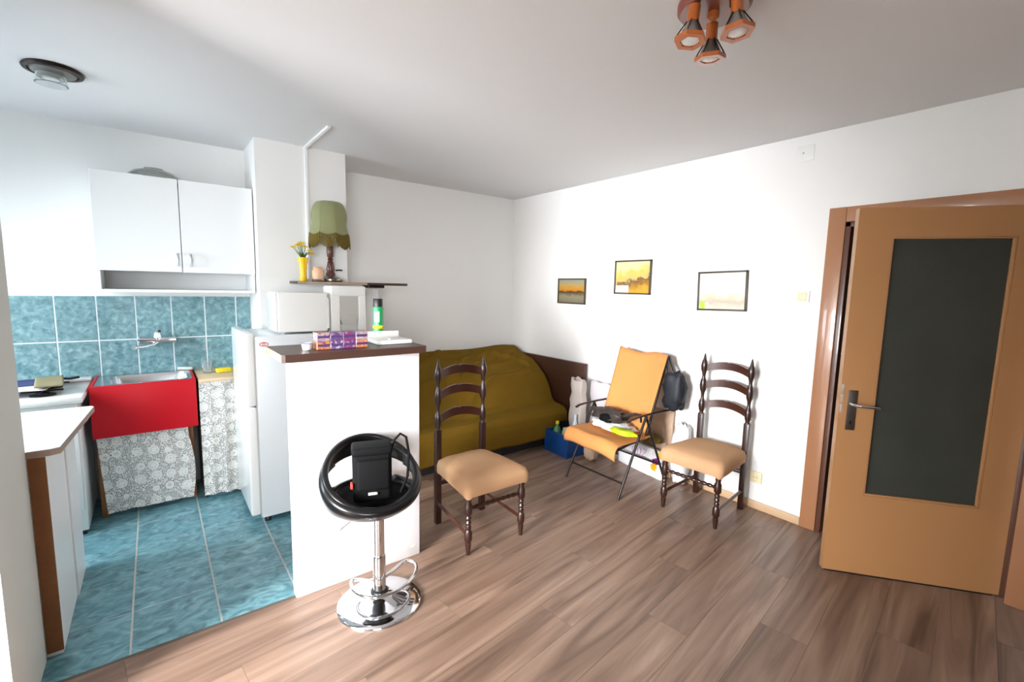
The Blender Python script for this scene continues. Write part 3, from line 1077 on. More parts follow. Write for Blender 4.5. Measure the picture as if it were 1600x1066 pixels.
m = MB(); m.grid(sling_back, 22, 16); m.build('back_sling', SLING, fc, smooth=80, thick=0.006)
m = MB(); m.grid(sling_seat, 22, 26); m.build('seat_sling', SLING, fc, smooth=80, thick=0.006)

# things lying on the folding chair
tag(blob('white_carrier_bag', FILM, None, (0, 0, 0.035), (0.20, 0.36, 0.07), 0.35, 2.6, 3, 24, loc=(2.80, 2.28, 0.408)), 'crumpled white carrier bag lying on the orange chair seat', 'plastic bag')
tg = thing('dark_shoulder_bag', 'dark brown shoulder bag with black pouch dumped on the orange chair seat', 'bag', (2.80, 2.27, 0.492))
blob('bag_body', DKBROWN, tg, (0.0, 0.035, 0.03), (0.17, 0.31, 0.10), 0.45, 2.2, 11, 24)
blob('black_pouch', BLACKFAB, tg, (-0.05, 0.02, 0.015), (0.10, 0.13, 0.07), 0.3, 2.5, 17, 18)
MB().tube([(0.0, -0.04, 0.04), (-0.02, -0.10, 0.045), (-0.01, -0.15, 0.065), (0.0, -0.20, 0.085), (0.02, -0.235, 0.08), (0.04, -0.225, 0.03)], 0.02, 10, flat=0.5, radii=[.03, .028, .026, .026, .022, .018]).build('bag_strap', DKBROWN, tg)
tag(blob('lime_packet', LIME, None, (0, 0, 0.02), (0.10, 0.21, 0.045), 0.35, 3.0, 23, 18, loc=(2.70, 2.10, 0.430)), 'lime green and yellow packet on the orange chair seat under the dark bag', 'packet')

# black bag hung on the back of the folding chair
hb = thing('hanging_bag', 'blue-black bag hanging from the right side of the orange chair back', 'bag', (3.12, 1.955, 0.60))
blob('bag_body', NAVYBLACK, hb, (0.0, 0.0, 0.135), (0.12, 0.17, 0.29), 0.22, 2.2, 31, 26, flatbottom=False, power=3.0)
MB().tube([(0.0, 0.055, 0.24), (0.0, 0.075, 0.32), (0.005, 0.082, 0.39), (0.018, 0.078, 0.398), (0.03, 0.06, 0.33), (0.02, 0.01, 0.25)], 0.012, 8, flat=0.45).build('bag_strap', NAVYBLACK, hb)


# ------------------------------------------------------------------ bags and crate by the wall
def paper_bag(name, label, material, loc, w, d, h, rz=0, crush=0.02, seed=1, handles=False):
    t = thing(name, label, 'paper bag', loc, rz)
    n = 10
    loops = []
    for i in range(n + 1):
        k = i / n
        dd = d * (1 - 0.35 * k)
        lp = rrect(w * (1 - 0.03 * k), dd, 0.006, 2, 0, 0, k * h)
        lp2 = []
        for a, p in enumerate(lp):
            q = lp[(a + 1) % len(lp)]
            lp2.append(p)
            if a % 3 == 2:
                lp2 += [p.lerp(q, b / 6) for b in range(1, 6)]
        for p in lp2:
            e = crush * k ** 0.5
            p.x += e * nz(p, 9, seed)
            p.y += e * nz(p, 9, seed + 4)
            if i == n:
                p.z += crush * 1.2 * nz(p, 14, seed + 8)
        loops.append(lp2)
    m = MB()
    m.rings(loops, True, False)
    m.build('bag_body', material, t, smooth=25, thick=0.002)
    return t


paper_bag('paper_bag', 'greyish crumpled paper bag standing in the blue crate before the brown end board', GREYPAPER, (3.055, 2.905, 0.016), 0.17, 0.075, 0.655, radians(80), 0.03, 4)
paper_bag('paper_bag', 'tall white paper bag standing behind the orange chair', WHITEPAPER, (3.190, 2.70, 0.0), 0.33, 0.07, 0.655, radians(88), 0.02, 9)
paper_bag('paper_bag', 'brown kraft paper bag tucked behind the orange chair back', KRAFT, (3.222, 2.16, 0.0), 0.30, 0.025, 0.545, radians(90), 0.008, 14)
tag(blob('kraft_bundle', KRAFT, None, (0, 0, 0.09), (0.12, 0.12, 0.20), 0.3, 2.4, 41, 16, loc=(2.985, 2.66, 0.0)), 'crumpled kraft paper bundle on the floor between blue crate and printed bag', 'paper')

cr = thing('plastic_crate', 'blue plastic crate on the floor at the corner of the sofa', 'crate', (2.972, 2.925, 0), radians(-90 - 2.5))
CW, CD, CH, CT = 0.29, 0.30, 0.205, 0.007
MB().box(-CW / 2, CW / 2, -CD / 2, CD / 2, 0.004, 0.014, 0.003).build('crate_floor', BLUEPL, cr)
for s in (-1, 1):
    MB().box(-CW / 2, CW / 2, s * CD / 2 - CT / 2, s * CD / 2 + CT / 2, 0, CH - 0.02, 0.003).build('side_wall', BLUEPL, cr)
    m = MB()
    m.box(s * CW / 2 - CT / 2, s * CW / 2 + CT / 2, -CD / 2, CD / 2, 0, 0.125, 0.003)
    m.box(s * CW / 2 - CT / 2, s * CW / 2 + CT / 2, -CD / 2, -0.05, 0.125, CH - 0.02, 0.002)
    m.box(s * CW / 2 - CT / 2, s * CW / 2 + CT / 2, 0.05, CD / 2, 0.125, CH - 0.02, 0.002)
    m.build('end_wall', BLUEPL, cr)
    for s2 in (-1, 1):
        MB().box(s * CW / 2 - 0.013, s * CW / 2 + 0.013, s2 * CD / 2 - 0.013, s2 * CD / 2 + 0.013, 0, CH, 0.006).build('corner_post', BLUEPL, cr)
m = MB()
for s in (-1, 1):
    m.box(-CW / 2 - 0.006, CW / 2 + 0.006, s * CD / 2 - 0.008, s * CD / 2 + 0.008, CH - 0.024, CH - 0.004, 0.004)
    m.box(s * CW / 2 - 0.008, s * CW / 2 + 0.008, -CD / 2, CD / 2, CH - 0.024, CH - 0.004, 0.004)
m.build('rim', BLUEPL, cr)


def bottle(name, label, material, capm, loc, r, h, tilt=0.0):
    t = thing(name, label, 'bottle', loc)
    t.rotation_euler = (tilt, tilt * 0.4, 0)
    MB().lathe([(r * 0.85, 0), (r, 0.008), (r, h * 0.62), (r * 0.8, h * 0.74), (r * 0.35, h * 0.86), (r * 0.33, h * 0.92)], n=20).build('bottle_body', material, t)
    MB().lathe([(r * 0.4, h * 0.9), (r * 0.4, h * 0.99), (r * 0.3, h)], n=16).build('cap', capm, t)
    return t


bottle('plastic_bottle', 'pale white plastic bottle standing in the blue crate', PALEBOT, PALEBOT, (2.975, 2.85, 0.016), 0.030, 0.35)
bottle('plastic_bottle', 'green plastic bottle in the blue crate', GREENBOT, YBAND, (2.875, 2.99, 0.018), 0.040, 0.27, 0.03)
tag(blob('green_film_bag', mat('pale_green_film', (150, 178, 158), 0.3, var=0.2, scale=14, bump=0.5, bscale=40), None, (0, 0, 0.1), (0.07, 0.09, 0.25), 0.15, 2.6, 51, 18, loc=(2.89, 2.875, 0.032)), 'crumpled pale green plastic bag in the blue crate', 'plastic bag')
tag(blob('dark_cloth_bundle', BLACKFAB, None, (0, 0, 0.14), (0.11, 0.07, 0.22), 0.2, 2.4, 57, 18, loc=(2.97, 3.01, 0.02)), 'dark cloth bundle at the back of the blue crate', 'cloth')

# printed carrier bag, its prints lie on the front face
pb = thing('printed_carrier_bag', 'white carrier bag with purple and orange print lying under the orange chair', 'shopping bag', (3.150, 2.265, 0), radians(-90 - 8.5))
BWX, BDX, BHX = 0.50, 0.07, 0.255
n = 24
loops = []


def bagp(u, v, s):
    x = -BWX / 2 + u * BWX
    bul = sin(pi * min(1, max(0, u))) ** 0.4 * (0.35 + 0.65 * sin(pi * min(1, v * 0.9 + 0.05)) ** 0.6)
    y = s * BDX / 2 * bul
    z = v * (BHX - 0.03 * u) + 0.006 * nz((x, 0, v), 12, 3) * v
    y += 0.006 * nz((x, v * 0.3, s), 16, 6)
    return Vector((x, y, z))


m = MB()
lp = []
for j in range(13):
    v = j / 12
    row = [bagp(i / n, v, -1) for i in range(n + 1)] + [bagp(i / n, v, 1) for i in range(n - 1, 0, -1)]
    lp.append(row)
m.rings(lp)
m.build('bag_body', FILM, pb, smooth=60)


def printed(poly, material, name):
    """flat print that follows the bag's front skin"""
    mb = MB()
    c = (sum(p[0] for p in poly) / len(poly), sum(p[1] for p in poly) / len(poly))
    mk = lambda p: bagp(p[0], p[1], -1) + Vector((0, -0.0015, 0))
    vs = [mb.bm.verts.new(mk(p)) for p in poly]
    cv = mb.bm.verts.new(mk(c))
    for i in range(len(vs)):
        mb.bm.faces.new((vs[i], vs[(i + 1) % len(vs)], cv))
    return mb.build(name, material, pb, smooth=None, thick=0.0006)


printed([(0.02, 0.86), (0.10, 0.98), (0.20, 0.92), (0.19, 0.78), (0.10, 0.66), (0.05, 0.72)], PURPLE, 'purple_print')
printed([(0.83, 0.66), (0.95, 0.80), (0.96, 0.58), (0.90, 0.48), (0.84, 0.52)], PURPLE, 'purple_print')
printed([(0.80, 0.44), (0.88, 0.56), (0.93, 0.44), (0.90, 0.26), (0.82, 0.28)], ORANGEP, 'orange_print')
printed([(0.90, 0.98), (0.985, 0.99), (0.985, 0.76), (0.93, 0.78)], ORANGEP, 'orange_print')


def letter(strokes, u0, v0, w, h):
    for st in strokes:
        pts = []
        for a, b in st:
            pts.append(bagp(u0 + a * w, v0 + b * h, -1) + Vector((0, -0.002, 0)))
        MB().tube(pts, 0.0042, 5, flat=0.3).build('lettering', PINKP, pb)


arc = lambda a0, a1, n_=9: [(0.5 + 0.48 * cos(radians(a0 + (a1 - a0) * i / n_)), 0.5 + 0.5 * sin(radians(a0 + (a1 - a0) * i / n_))) for i in range(n_ + 1)]
letter([arc(50, 310)], 0.40, 0.60, 0.085, 0.24)
letter([arc(0, 360, 14)], 0.51, 0.61, 0.085, 0.24)
letter([[(0, 1), (1, 1), (0, 0), (1, 0)]], 0.625, 0.62, 0.075, 0.24)

tag(blob('olive_blanket', OLIVE, None, (0, 0, 0.045), (0.10, 0.38, 0.085), 0.18, 2.6, 61, 24, loc=(3.135, 2.25, 0.262)), 'folded olive blanket wedged under the seat of the orange chair', 'blanket')
tag(blob('clear_carrier_bag', mat('translucent_film', (238, 236, 236), 0.25, var=0.06, scale=9, bump=0.8, bscale=22, trans=0.15), None, (0, 0, 0.24), (0.11, 0.15, 0.50), 0.2, 1.9, 67, 24, loc=(3.172, 1.905, 0.0)), 'upright milky plastic bag behind the right leg of the orange chair', 'plastic bag')

# ------------------------------------------------------------------ bar stool with camera bag
st = thing('bar_stool', 'low chrome bar stool with round black bucket seat before the white counter panel', 'stool', (0.772, 1.970, 0))
MB().lathe([(0.193, 0.0), (0.194, 0.006), (0.190, 0.012), (0.165, 0.020), (0.12, 0.029), (0.07, 0.040), (0.042, 0.050), (0.040, 0.054)], n=56).build('base_disc', CHROME, st, smooth=50)
MB().lathe([(0.040, 0.05), (0.040, 0.062), (0.034, 0.07), (0.030, 0.072)], n=28).build('base_collar', BLACKPL, st)
MB().lathe([(0.029, 0.07), (0.029, 0.235), (0.026, 0.242)], n=28).build('lower_column', CHROME, st, smooth=50)
MB().lathe([(0.025, 0.24), (0.025, 0.47)], n=28).build('upper_column', CHROME, st, smooth=50)
MB().tube([(-0.02, 0.0, 0.47), (-0.075, 0.03, 0.455), (-0.160, 0.062, 0.385)], 0.005, 8).build('lever', CHROME, st)
fa = radians(-20)
fr_pts = [(-0.02, 0.02), (-0.085, 0.085), (-0.11, 0.07), (-0.115, 0.0), (-0.08, -0.075), (-0.03, -0.10), (0.05, -0.105), (0.14, -0.06), (0.19, 0.0), (0.20, 0.05), (0.17, 0.085), (0.06, 0.035), (0.02, 0.02)]
frp = []
for i in range(len(fr_pts)):
    p0, p1, p2, p3 = fr_pts[max(i - 1, 0)], fr_pts[i], fr_pts[min(i + 1, len(fr_pts) - 1)], fr_pts[min(i + 2, len(fr_pts) - 1)]
    for k in range(5):
        t_ = k / 5
        frp.append(tuple(0.5 * (2 * p1[j] + (p2[j] - p0[j]) * t_ + (2 * p0[j] - 5 * p1[j] + 4 * p2[j] - p3[j]) * t_ ** 2 + (3 * p1[j] - p0[j] - 3 * p2[j] + p3[j]) * t_ ** 3) for j in range(2)) + (0.100,))
MB().tube(frp, 0.0085, 10).build('footrest', CHROME, st, smooth=60)

# bucket seat: bowl with a raised back band and an opening between them
back_dir = math.atan2(0.93, 0.10)          # the tall back is away from the camera


def shell(u, v):
    a = u * 2 * pi
    d = a - back_dir
    c = cos(d)
    hb_ = 0.5 + 0.5 * c
    rimz = 0.095 + 0.215 * hb_ ** 1.1
    r0 = 0.206 + 0.008 * sin(d) ** 2
    if v < 0.45:
        k = v / 0.45
        r = r0 * (k ** 0.8) * 0.90
        z = 0.012 + 0.055 * k ** 2.6 + 0.012 * hb_ * k * k
    else:
        k = (v - 0.45) / 0.55
        zl = 0.012 + 0.055 + 0.012 * hb_
        r = r0 * (0.90 + 0.10 * sin(k * pi * 0.62) / sin(pi * 0.62) * 1.0)
        if k > 0.75:
            r -= 0.02 * ((k - 0.75) / 0.25) ** 2
        z = zl + (rimz - zl) * k
    return Vector((r * cos(a) - 0.026, r * sin(a) + 0.012, z + 0.455))


def shell_keep(u, v):
    d = (u * 2 * pi - back_dir + pi) % (2 * pi) - pi
    if abs(d) < radians(98):
        e = math.sqrt(max(0, 1 - (d / radians(98)) ** 2))
        if 0.60 - 0.10 * e < v < 0.60 + 0.18 * e:
            return False
    return True


m = MB()
m.grid(shell, 84, 40, keep=shell_keep)
bmesh.ops.remove_doubles(m.bm, verts=m.bm.verts, dist=0.0006)
m.build('bucket_seat', BLACKSHELL, st, smooth=60, thick=0.022)
rim = [shell(i / 72, 0.985) for i in range(72)]
MB().tube(rim, 0.0145, 10, closed=True).build('seat_rim', BLACKSHELL, st, smooth=60)
MB().lathe([(0.04, 0.44), (0.085, 0.452), (0.085, 0.462)], n=24).build('seat_mount', BLACKPL, st)
cu = MB()
cu.lathe([(0.0005, 0.50), (0.09, 0.503), (0.145, 0.514), (0.168, 0.532)], -0.026, 0.012, 0, n=36, cap=False)
cu.build('seat_cushion', BLACKFAB, st, smooth=60, thick=0.015)

cb = thing('camera_bag', 'black padded camera bag with strap and red tab sitting in the bar stool', 'camera bag', (0.742, 1.965, 0.527), radians(-18))
MB().box(-0.085, 0.085, -0.045, 0.060, 0.0, 0.250, 0.022, 4).build('bag_body', BLACKFAB, cb)
MB().box(-0.066, 0.076, -0.070, -0.042, 0.065, 0.205, 0.014, 3).build('front_pocket', BLACKFAB, cb)
MB().box(-0.088, 0.088, -0.054, 0.064, 0.218, 0.257, 0.014, 3).build('lid_flap', BLACKFAB, cb)
MB().box(-0.094, -0.083, -0.05, -0.02, 0.075, 0.10, 0.003).build('red_tab', mat('red_tab', (200, 60, 50), 0.6), cb)
MB().box(-0.02, 0.02, -0.056, -0.043, 0.040, 0.050, 0.003).build('pale_tag', WHITESTK, cb)
MB().tube([(0.08, 0.0, 0.20), (0.10, 0.02, 0.26), (0.13, 0.03, 0.285), (0.155, 0.02, 0.27), (0.165, 0.0, 0.20), (0.155, -0.03, 0.10), (0.12, -0.06, 0.04)], 0.015, 8, flat=0.4).build('strap', BLACKFAB, cb)

# ================================================================== KITCHEN
# ------------------------------------------------------------------ refrigerator (door faces left)
fg = thing('refrigerator', 'small white refrigerator seen from its side behind the counter panel', 'refrigerator', (0.75, 3.38, 0))
MB().box(0.462 - 0.75, 1.09 - 0.75, 3.085 - 3.38, 3.63 - 3.38, 0.035, 1.178, 0.008).build('cabinet', GREYENAM, fg)
MB().box(0.405 - 0.75, 0.458 - 0.75, 3.085 - 3.38, 3.63 - 3.38, 0.06, 0.745, 0.012, 3).build('lower_door', WHITEENAM, fg)
MB().box(0.405 - 0.75, 0.458 - 0.75, 3.085 - 3.38, 3.63 - 3.38, 0.752, 1.196, 0.012, 3).build('upper_door', WHITEENAM, fg)
MB().box(0.457 - 0.75, 0.463 - 0.75, 3.092 - 3.38, 3.62 - 3.38, 0.06, 1.17).build('door_gasket', GREYPL, fg)
m = MB()
for x in (0.50, 1.05):
    for y in (3.12, 3.58):
        MB().lathe([(0.018, 0), (0.018, 0.02), (0.01, 0.036)], x - 0.75, y - 3.38, 0, 12).build('foot', BLACKPL, fg)
m.bm.free()
lg = MB().tube([(0.51 - 0.75 + 0.024 * cos(a) , 3.0845 - 3.38, 1.128 + 0.011 * sin(a)) for a in [2 * pi * k / 20 for k in range(20)]], 0.0025, 6, closed=True).build('oval_logo', REDLOGO, fg)
MB().tube([(0.51 - 0.75 + 0.008 * cos(a), 3.0845 - 3.38, 1.128 + 0.006 * sin(a)) for a in [2 * pi * k / 12 for k in range(12)]], 0.0018, 6, closed=True).build('logo_mark', REDLOGO, lg)

mw = thing('microwave_oven', 'white microwave oven on top of the refrigerator', 'microwave', (0.75, 3.25, 1.179))
MB().box(-0.155, 0.145, -0.14, 0.15, 0.012, 0.262, 0.010, 3).build('housing', WHITEPL, mw)
MB().box(-0.163, -0.155, -0.135, 0.148, 0.016, 0.258, 0.004).build('door', WHITEENAM, mw)
m = MB()
m.lathe([(0.02, 0), (0.02, 0.19), (0.012, 0.2)], n=16, cx=0.140, cy=-0.120, cz=0.03)
m.build('rounded_edge', WHITEPL, mw)
for sx in (-0.12, 0.11):
    for sy in (-0.11, 0.12):
        MB().lathe([(0.012, 0), (0.012, 0.014)], sx, sy, 0, 10).build('foot', GREYPL, mw)

ap = thing('white_appliance', 'white arched kitchen appliance with grey recess beside the microwave', 'appliance', (1.045, 3.22, 1.179))
m = MB()
m.box(-0.123, -0.062, -0.083, 0.088, 0, 0.25, 0.008, 3)
m.box(0.062, 0.113, -0.083, 0.088, 0, 0.25, 0.008, 3)
m.box(-0.125, 0.115, -0.085, 0.09, 0.235, 0.308, 0.014, 3)
m.box(-0.120, 0.11, -0.03, 0.09, 0.0, 0.30, 0.01)
m.build('housing', WHITEPL, ap)
m = MB()
m.rings([rrect(0.125, 0.02, 0.008, 3, 0.0, -0.038, z) for z in (0.055, 0.245)] if False else [[Vector((0.062 * (0.75 + 0.25 * min(1, k * 4)) * sx, -0.075 if sy < 0 else -0.030, 0.05 + 0.19 * k)) for sx, sy in ((-1, -1), (1, -1), (1, 1), (-1, 1))] for k in (0, 0.08, 0.2, 0.5, 0.8, 1.0)])
m.build('grey_panel', GREYPL, ap, smooth=30)

# ------------------------------------------------------------------ wall shelf on the pillar
sh = thing('wall_shelf', 'dark wooden shelf board on the pillar carrying the green lamp', 'shelf', (1.17, 3.52, 1.494))
MB().box(-0.385, 0.425, -0.115, 0.128, 0.0, 0.019, 0.003).build('board', DARKBOARD, sh)
MB().box(-0.384, 0.1, -0.1175, -0.115, 0.001, 0.018).build('pale_edge', mat('pale_edge_band', (176, 150, 128), 0.5, var=0.15, scale=20), sh, smooth=None)  # paler strip along the left part of the front edge
MB().box(0.14, 0.27, -0.03, 0.10, -0.020, 0.0, 0.004).build('bracket', BLACKPL, sh)

lt = 1.513
lamp = thing('table_lamp', 'table lamp with sage green fringed fabric shade and turned wooden base', 'lamp', (1.045, 3.54, lt))
MB().lathe([(0.082, 0), (0.086, 0.008), (0.084, 0.022), (0.064, 0.034), (0.045, 0.04), (0.03, 0.05)], n=32).build('base', PEWTER, lamp)
MB().lathe([(0.028, 0.045), (0.034, 0.06), (0.026, 0.075), (0.030, 0.09), (0.025, 0.12), (0.019, 0.15), (0.014, 0.155), (0.020, 0.165), (0.014, 0.175), (0.022, 0.185), (0.025, 0.22), (0.023, 0.26), (0.016, 0.30), (0.010, 0.34)], n=24).build('turned_stem', LAMPWOOD, lamp)
MB().tube([(0.03, -0.02, 0.085), (0.055, -0.03, 0.088), (0.075, -0.03, 0.086)], 0.006, 8).build('switch', BLACKPL, lamp)
NR = 48
LAY = [(0.060, 0.575), (0.080, 0.572), (0.098, 0.560), (0.112, 0.535), (0.121, 0.505), (0.126, 0.475), (0.124, 0.445), (0.121, 0.42), (0.124, 0.395), (0.132, 0.365), (0.139, 0.338)]
loops = []
for j, (r, z) in enumerate(LAY):
    lp = []
    for k in range(NR):
        a = 2 * pi * k / NR
        ph = (a * 8 / (2 * pi)) % 1
        sc = 1 - 0.05 * (1 - abs(2 * ph - 1)) ** 0.8 if False else 1 - 0.045 * sin(pi * ph) * (0.5 + 0.5 * (j / 10))
        zz = z - (0.016 * sin(pi * ph) if j == len(LAY) - 1 else 0)
        lp.append(Vector((r * sc * cos(a), r * sc * sin(a), zz)))
    loops.append(lp)
m = MB()
m.rings(loops, False, False)
shd = m.build('lamp_shade', SHADE, lamp, smooth=35, thick=0.003)
for k in range(8):
    a = 2 * pi * k / 8
    MB().tube([(r * 1.004 * cos(a), r * 1.004 * sin(a), z) for r, z in LAY], 0.0022, 6).build('shade_rib', SHADE, shd)
m = MB()
NF = 120
for k in range(NF):
    a = 2 * pi * k / NF
    ph = (a * 8 / (2 * pi)) % 1
    r = 0.140 * (1 - 0.045 * sin(pi * ph))
    zt = 0.350 - 0.016 * sin(pi * ph)
    ln = 0.074 + 0.018 * sin(pi * ph) + random.uniform(-.004, .004)
    m.tube([(r * cos(a), r * sin(a), zt), (r * 1.03 * cos(a), r * 1.03 * sin(a), zt - ln * 0.5), (r * 1.045 * cos(a), r * 1.045 * sin(a), zt - ln)], 0.003, 4)
fo = m.build('fringe', FRINGE, shd)
fo['kind'] = 'stuff'
MB().lathe([(0.013, 0.33), (0.02, 0.36), (0.03, 0.42), (0.03, 0.45), (0.015, 0.475)], n=18).build('bulb', BULB, lamp)

vs_ = thing('flower_vase', 'narrow yellow vase with small yellow flowers on the wall shelf', 'vase', (0.838, 3.47, lt))
MB().lathe([(0.022, 0), (0.024, 0.004), (0.022, 0.05), (0.026, 0.10), (0.033, 0.15), (0.036, 0.165), (0.031, 0.165)], n=24).build('vase_body', YELLOW, vs_)
FP = [(-0.055, 0.01, 0.228), (-0.02, -0.02, 0.25), (0.02, 0.0, 0.235), (0.045, -0.02, 0.205), (0.06, 0.01, 0.19), (0.0, 0.02, 0.262), (-0.035, -0.025, 0.24)]
for p in FP:
    fl = MB().tube([(0, 0, 0.12), (p[0] * 0.4, p[1] * 0.4, 0.19), p], 0.0022, 6).build('flower_stem', FLEAF, vs_)
    mm = MB()
    for k in range(8):
        a = 2 * pi * k / 8
        q = Vector(p)
        e = Vector((cos(a), sin(a) * 0.8, 0.25 + 0.3 * sin(a)))
        w_ = Vector((-sin(a), cos(a), 0)) * 0.005
        v4 = [mm.bm.verts.new(q + e * 0.003), mm.bm.verts.new(q + e * 0.018 + w_ * 1.8), mm.bm.verts.new(q + e * 0.028), mm.bm.verts.new(q + e * 0.018 - w_ * 1.8)]
        mm.bm.faces.new(v4)
    mm.lathe([(0.001, 0.006), (0.006, 0.004), (0.006, 0)], *p, n=8)
    mm.build('flower_head', PETAL, fl, smooth=None, thick=0.0015)
for k in range(5):
    a = k * 1.3
    mm = MB()
    mm.grid(lambda u, v: Vector(((0.01 + 0.035 * v) * cos(a) + (u - .5) * 0.016 * sin(pi * min(v + .1, 1)) * -sin(a), (0.01 + 0.035 * v) * sin(a) + (u - .5) * 0.016 * sin(pi * min(v + .1, 1)) * cos(a), 0.165 + 0.04 * v)), 2, 4)
    mm.build('leaf', FLEAF, vs_, thick=0.001)
jr = thing('candle_jar', 'small peach candle jar on a pewter saucer beside the lamp', 'candle', (0.932, 3.455, lt))
MB().lathe([(0.040, 0), (0.044, 0.008), (0.042, 0.016), (0.03, 0.02)], n=24).build('saucer', PEWTER, jr)
MB().lathe([(0.036, 0.018), (0.041, 0.03), (0.040, 0.075), (0.034, 0.085), (0.036, 0.092), (0.025, 0.104)], n=20).build('jar', PEACH, jr)

# ------------------------------------------------------------------ things on the counter top
ct = 1.185
bx0 = 0.600
BC = [((186, 110, 44), (84, 66, 104)), ((80, 52, 92), (140, 116, 140)), ((116, 40, 90), (90, 72, 108)), ((182, 104, 44), (124, 116, 134))]
cols = ['leftmost', 'second', 'third', 'rightmost']


def pattern_mat(i, j):
    a, b = BC[i]
    if j and i in (0, 3):
        a = tuple(int(0.35 * x + 0.65 * y) for x, y in zip(a, (150, 144, 166)))
    nm = 'carton_print_%d_%d' % (i, j)
    return ramp_mat(nm, [(0.36, b), (0.46, a), (0.55, a), (0.62, tuple(min(255, int(x * 0.7 + 70)) for x in b))], 60, 0.4, detail=2)


for j in range(2):
    for i in range(4):
        wdt = 0.0605
        t = thing('patterned_carton', '%s small purple and orange patterned carton in the %s row on the bar top' % (cols[i], ('bottom', 'upper')[j]), 'carton', (bx0 + 0.03 + i * 0.0615, 2.305, ct + 0.0005 + j * 0.0405), 0, 'patterned cartons on the bar top')
        MB().box(-wdt / 2, wdt / 2, -0.035, 0.035, 0, 0.040, 0.0015, 1).build('carton_body', pattern_mat(i, j), t, smooth=None)
        MB().box(-wdt / 2 + 0.004, wdt / 2 - 0.004, -0.0362, -0.035, 0.014, 0.026).build('printed_band', mat('violet_band', (66, 44, 92), 0.5), t, smooth=None)
cpn = thing('small_cup', 'small white cup with blue rim beside the patterned cartons', 'cup', (0.560, 2.295, ct))
MB().lathe([(0.015, 0), (0.019, 0.003), (0.024, 0.034), (0.022, 0.034), (0.017, 0.006)], n=20).build('cup_body', WHITEPL, cpn)
MB().lathe([(0.0245, 0.0315), (0.0252, 0.034), (0.0225, 0.0345)], n=20, cap=False).build('blue_rim', mat('blue_line', (80, 110, 200), 0.4), cpn, thick=0.001)
tr = thing('white_device', 'flat white plastic device lying on the right end of the bar top', 'device', (1.015, 2.40, ct))
MB().box(-0.10, 0.095, -0.09, 0.10, 0, 0.022, 0.006, 3).build('body', WHITEPL, tr)
MB().box(-0.10, 0.095, 0.085, 0.105, 0.0, 0.055, 0.006, 3).build('raised_back', WHITEPL, tr)
MB().lathe([(0.010, 0.022), (0.009, 0.030), (0.004, 0.031)], -0.02, -0.05, 0, 14).build('button', GREYENAM, tr)
MB().box(0.0, 0.035, -0.055, -0.05, 0.0222, 0.0230).build('marking', GREYPL, tr, smooth=None)
cn = thing('spray_can', 'green aerosol can with black cap and yellow band', 'spray can', (1.002, 2.527, ct))
MB().lathe([(0.025, 0), (0.0285, 0.004), (0.0285, 0.185), (0.024, 0.198)], n=28).build('can_body', GREENCAN, cn)
MB().lathe([(0.0265, 0.19), (0.0265, 0.232), (0.024, 0.236)], n=28).build('cap', BLACKPL, cn)
MB().lathe([(0.0290, 0.068), (0.0290, 0.086)], n=28, cap=False).build('yellow_band', YBAND, cn, thick=0.0004)
mm = MB()
mm.grid(lambda u, v: Vector((0.0292 * cos(radians(205 + 60 * u)), 0.0292 * sin(radians(205 + 60 * u)), 0.105 + 0.06 * v)), 8, 2)
mm.build('label', WBAND, cn, thick=0.0004)

# ------------------------------------------------------------------ wall cabinet
wc = thing('wall_cabinet', 'white two-door wall cabinet with open niche above the teal tiles', 'cabinet', (0.16, 3.92, 1.42))


def cab(name, x0, x1, y0, y1, z0, z1, material=WHITELAM, bev=0.002, parent=wc):
    return MB().box(x0 - 0.16, x1 - 0.16, y0 - 3.92, y1 - 3.92, z0 - 1.42, z1 - 1.42, bev, 1).build(name, material, parent)


CX0, CX1 = -0.265, 0.585
cab('side_panel', CX0, CX0 + 0.018, 3.775, YK - 0.0145, 1.42, 2.145)
cab('side_panel', CX1 - 0.018, CX1, 3.775, YK - 0.0145, 1.42, 2.145)
cab('top_panel', CX0 + 0.018, CX1 - 0.018, 3.775, YK - 0.0145, 2.127, 2.145)
cab('bottom_panel', CX0 + 0.018, CX1 - 0.018, 3.758, YK - 0.0145, 1.42, 1.438)
cab('niche_shelf', CX0 + 0.018, CX1 - 0.018, 3.775, YK - 0.0145, 1.555, 1.573)
cab('back_panel', CX0 + 0.018, CX1 - 0.018, YK - 0.022, YK - 0.0145, 1.438, 2.127)
for x0, x1, hx_ in ((CX0, 0.1605, 0.135), (0.1645, CX1, 0.205)):
    dd = cab('cabinet_door', x0, x1, 3.757, 3.774, 1.553, 2.148)
    hx2, hz = hx_ - 0.16, 1.635 - 1.42
    MB().tube([(hx2, 3.757 - 3.92, hz - 0.04), (hx2 + 0.003, 3.730 - 3.92, hz - 0.034), (hx2 + 0.006, 3.717 - 3.92, hz), (hx2 + 0.003, 3.730 - 3.92, hz + 0.034), (hx2, 3.757 - 3.92, hz + 0.04)], 0.006, 8).build('bow_handle', CHROME, dd)
ds = thing('glass_dish', 'upturned glass dish lying on top of the wall cabinet', 'dish', (0.045, 3.90, 2.146))
MB().lathe([(0.155, 0), (0.150, 0.012), (0.11, 0.048), (0.07, 0.062), (0.03, 0.066)], n=30).build('bowl', DISH, ds)
MB().lathe([(0.05, 0.062), (0.052, 0.072), (0.045, 0.072)], n=24).build('foot_ring', DISH, ds)

# ------------------------------------------------------------------ red sink
sk = thing('kitchen_sink', 'red kitchen sink unit with steel basin on timber legs', 'sink', (-0.07, 3.86, 0))


def S_(x, y, z):
    return (x + 0.07, y - 3.86, z)


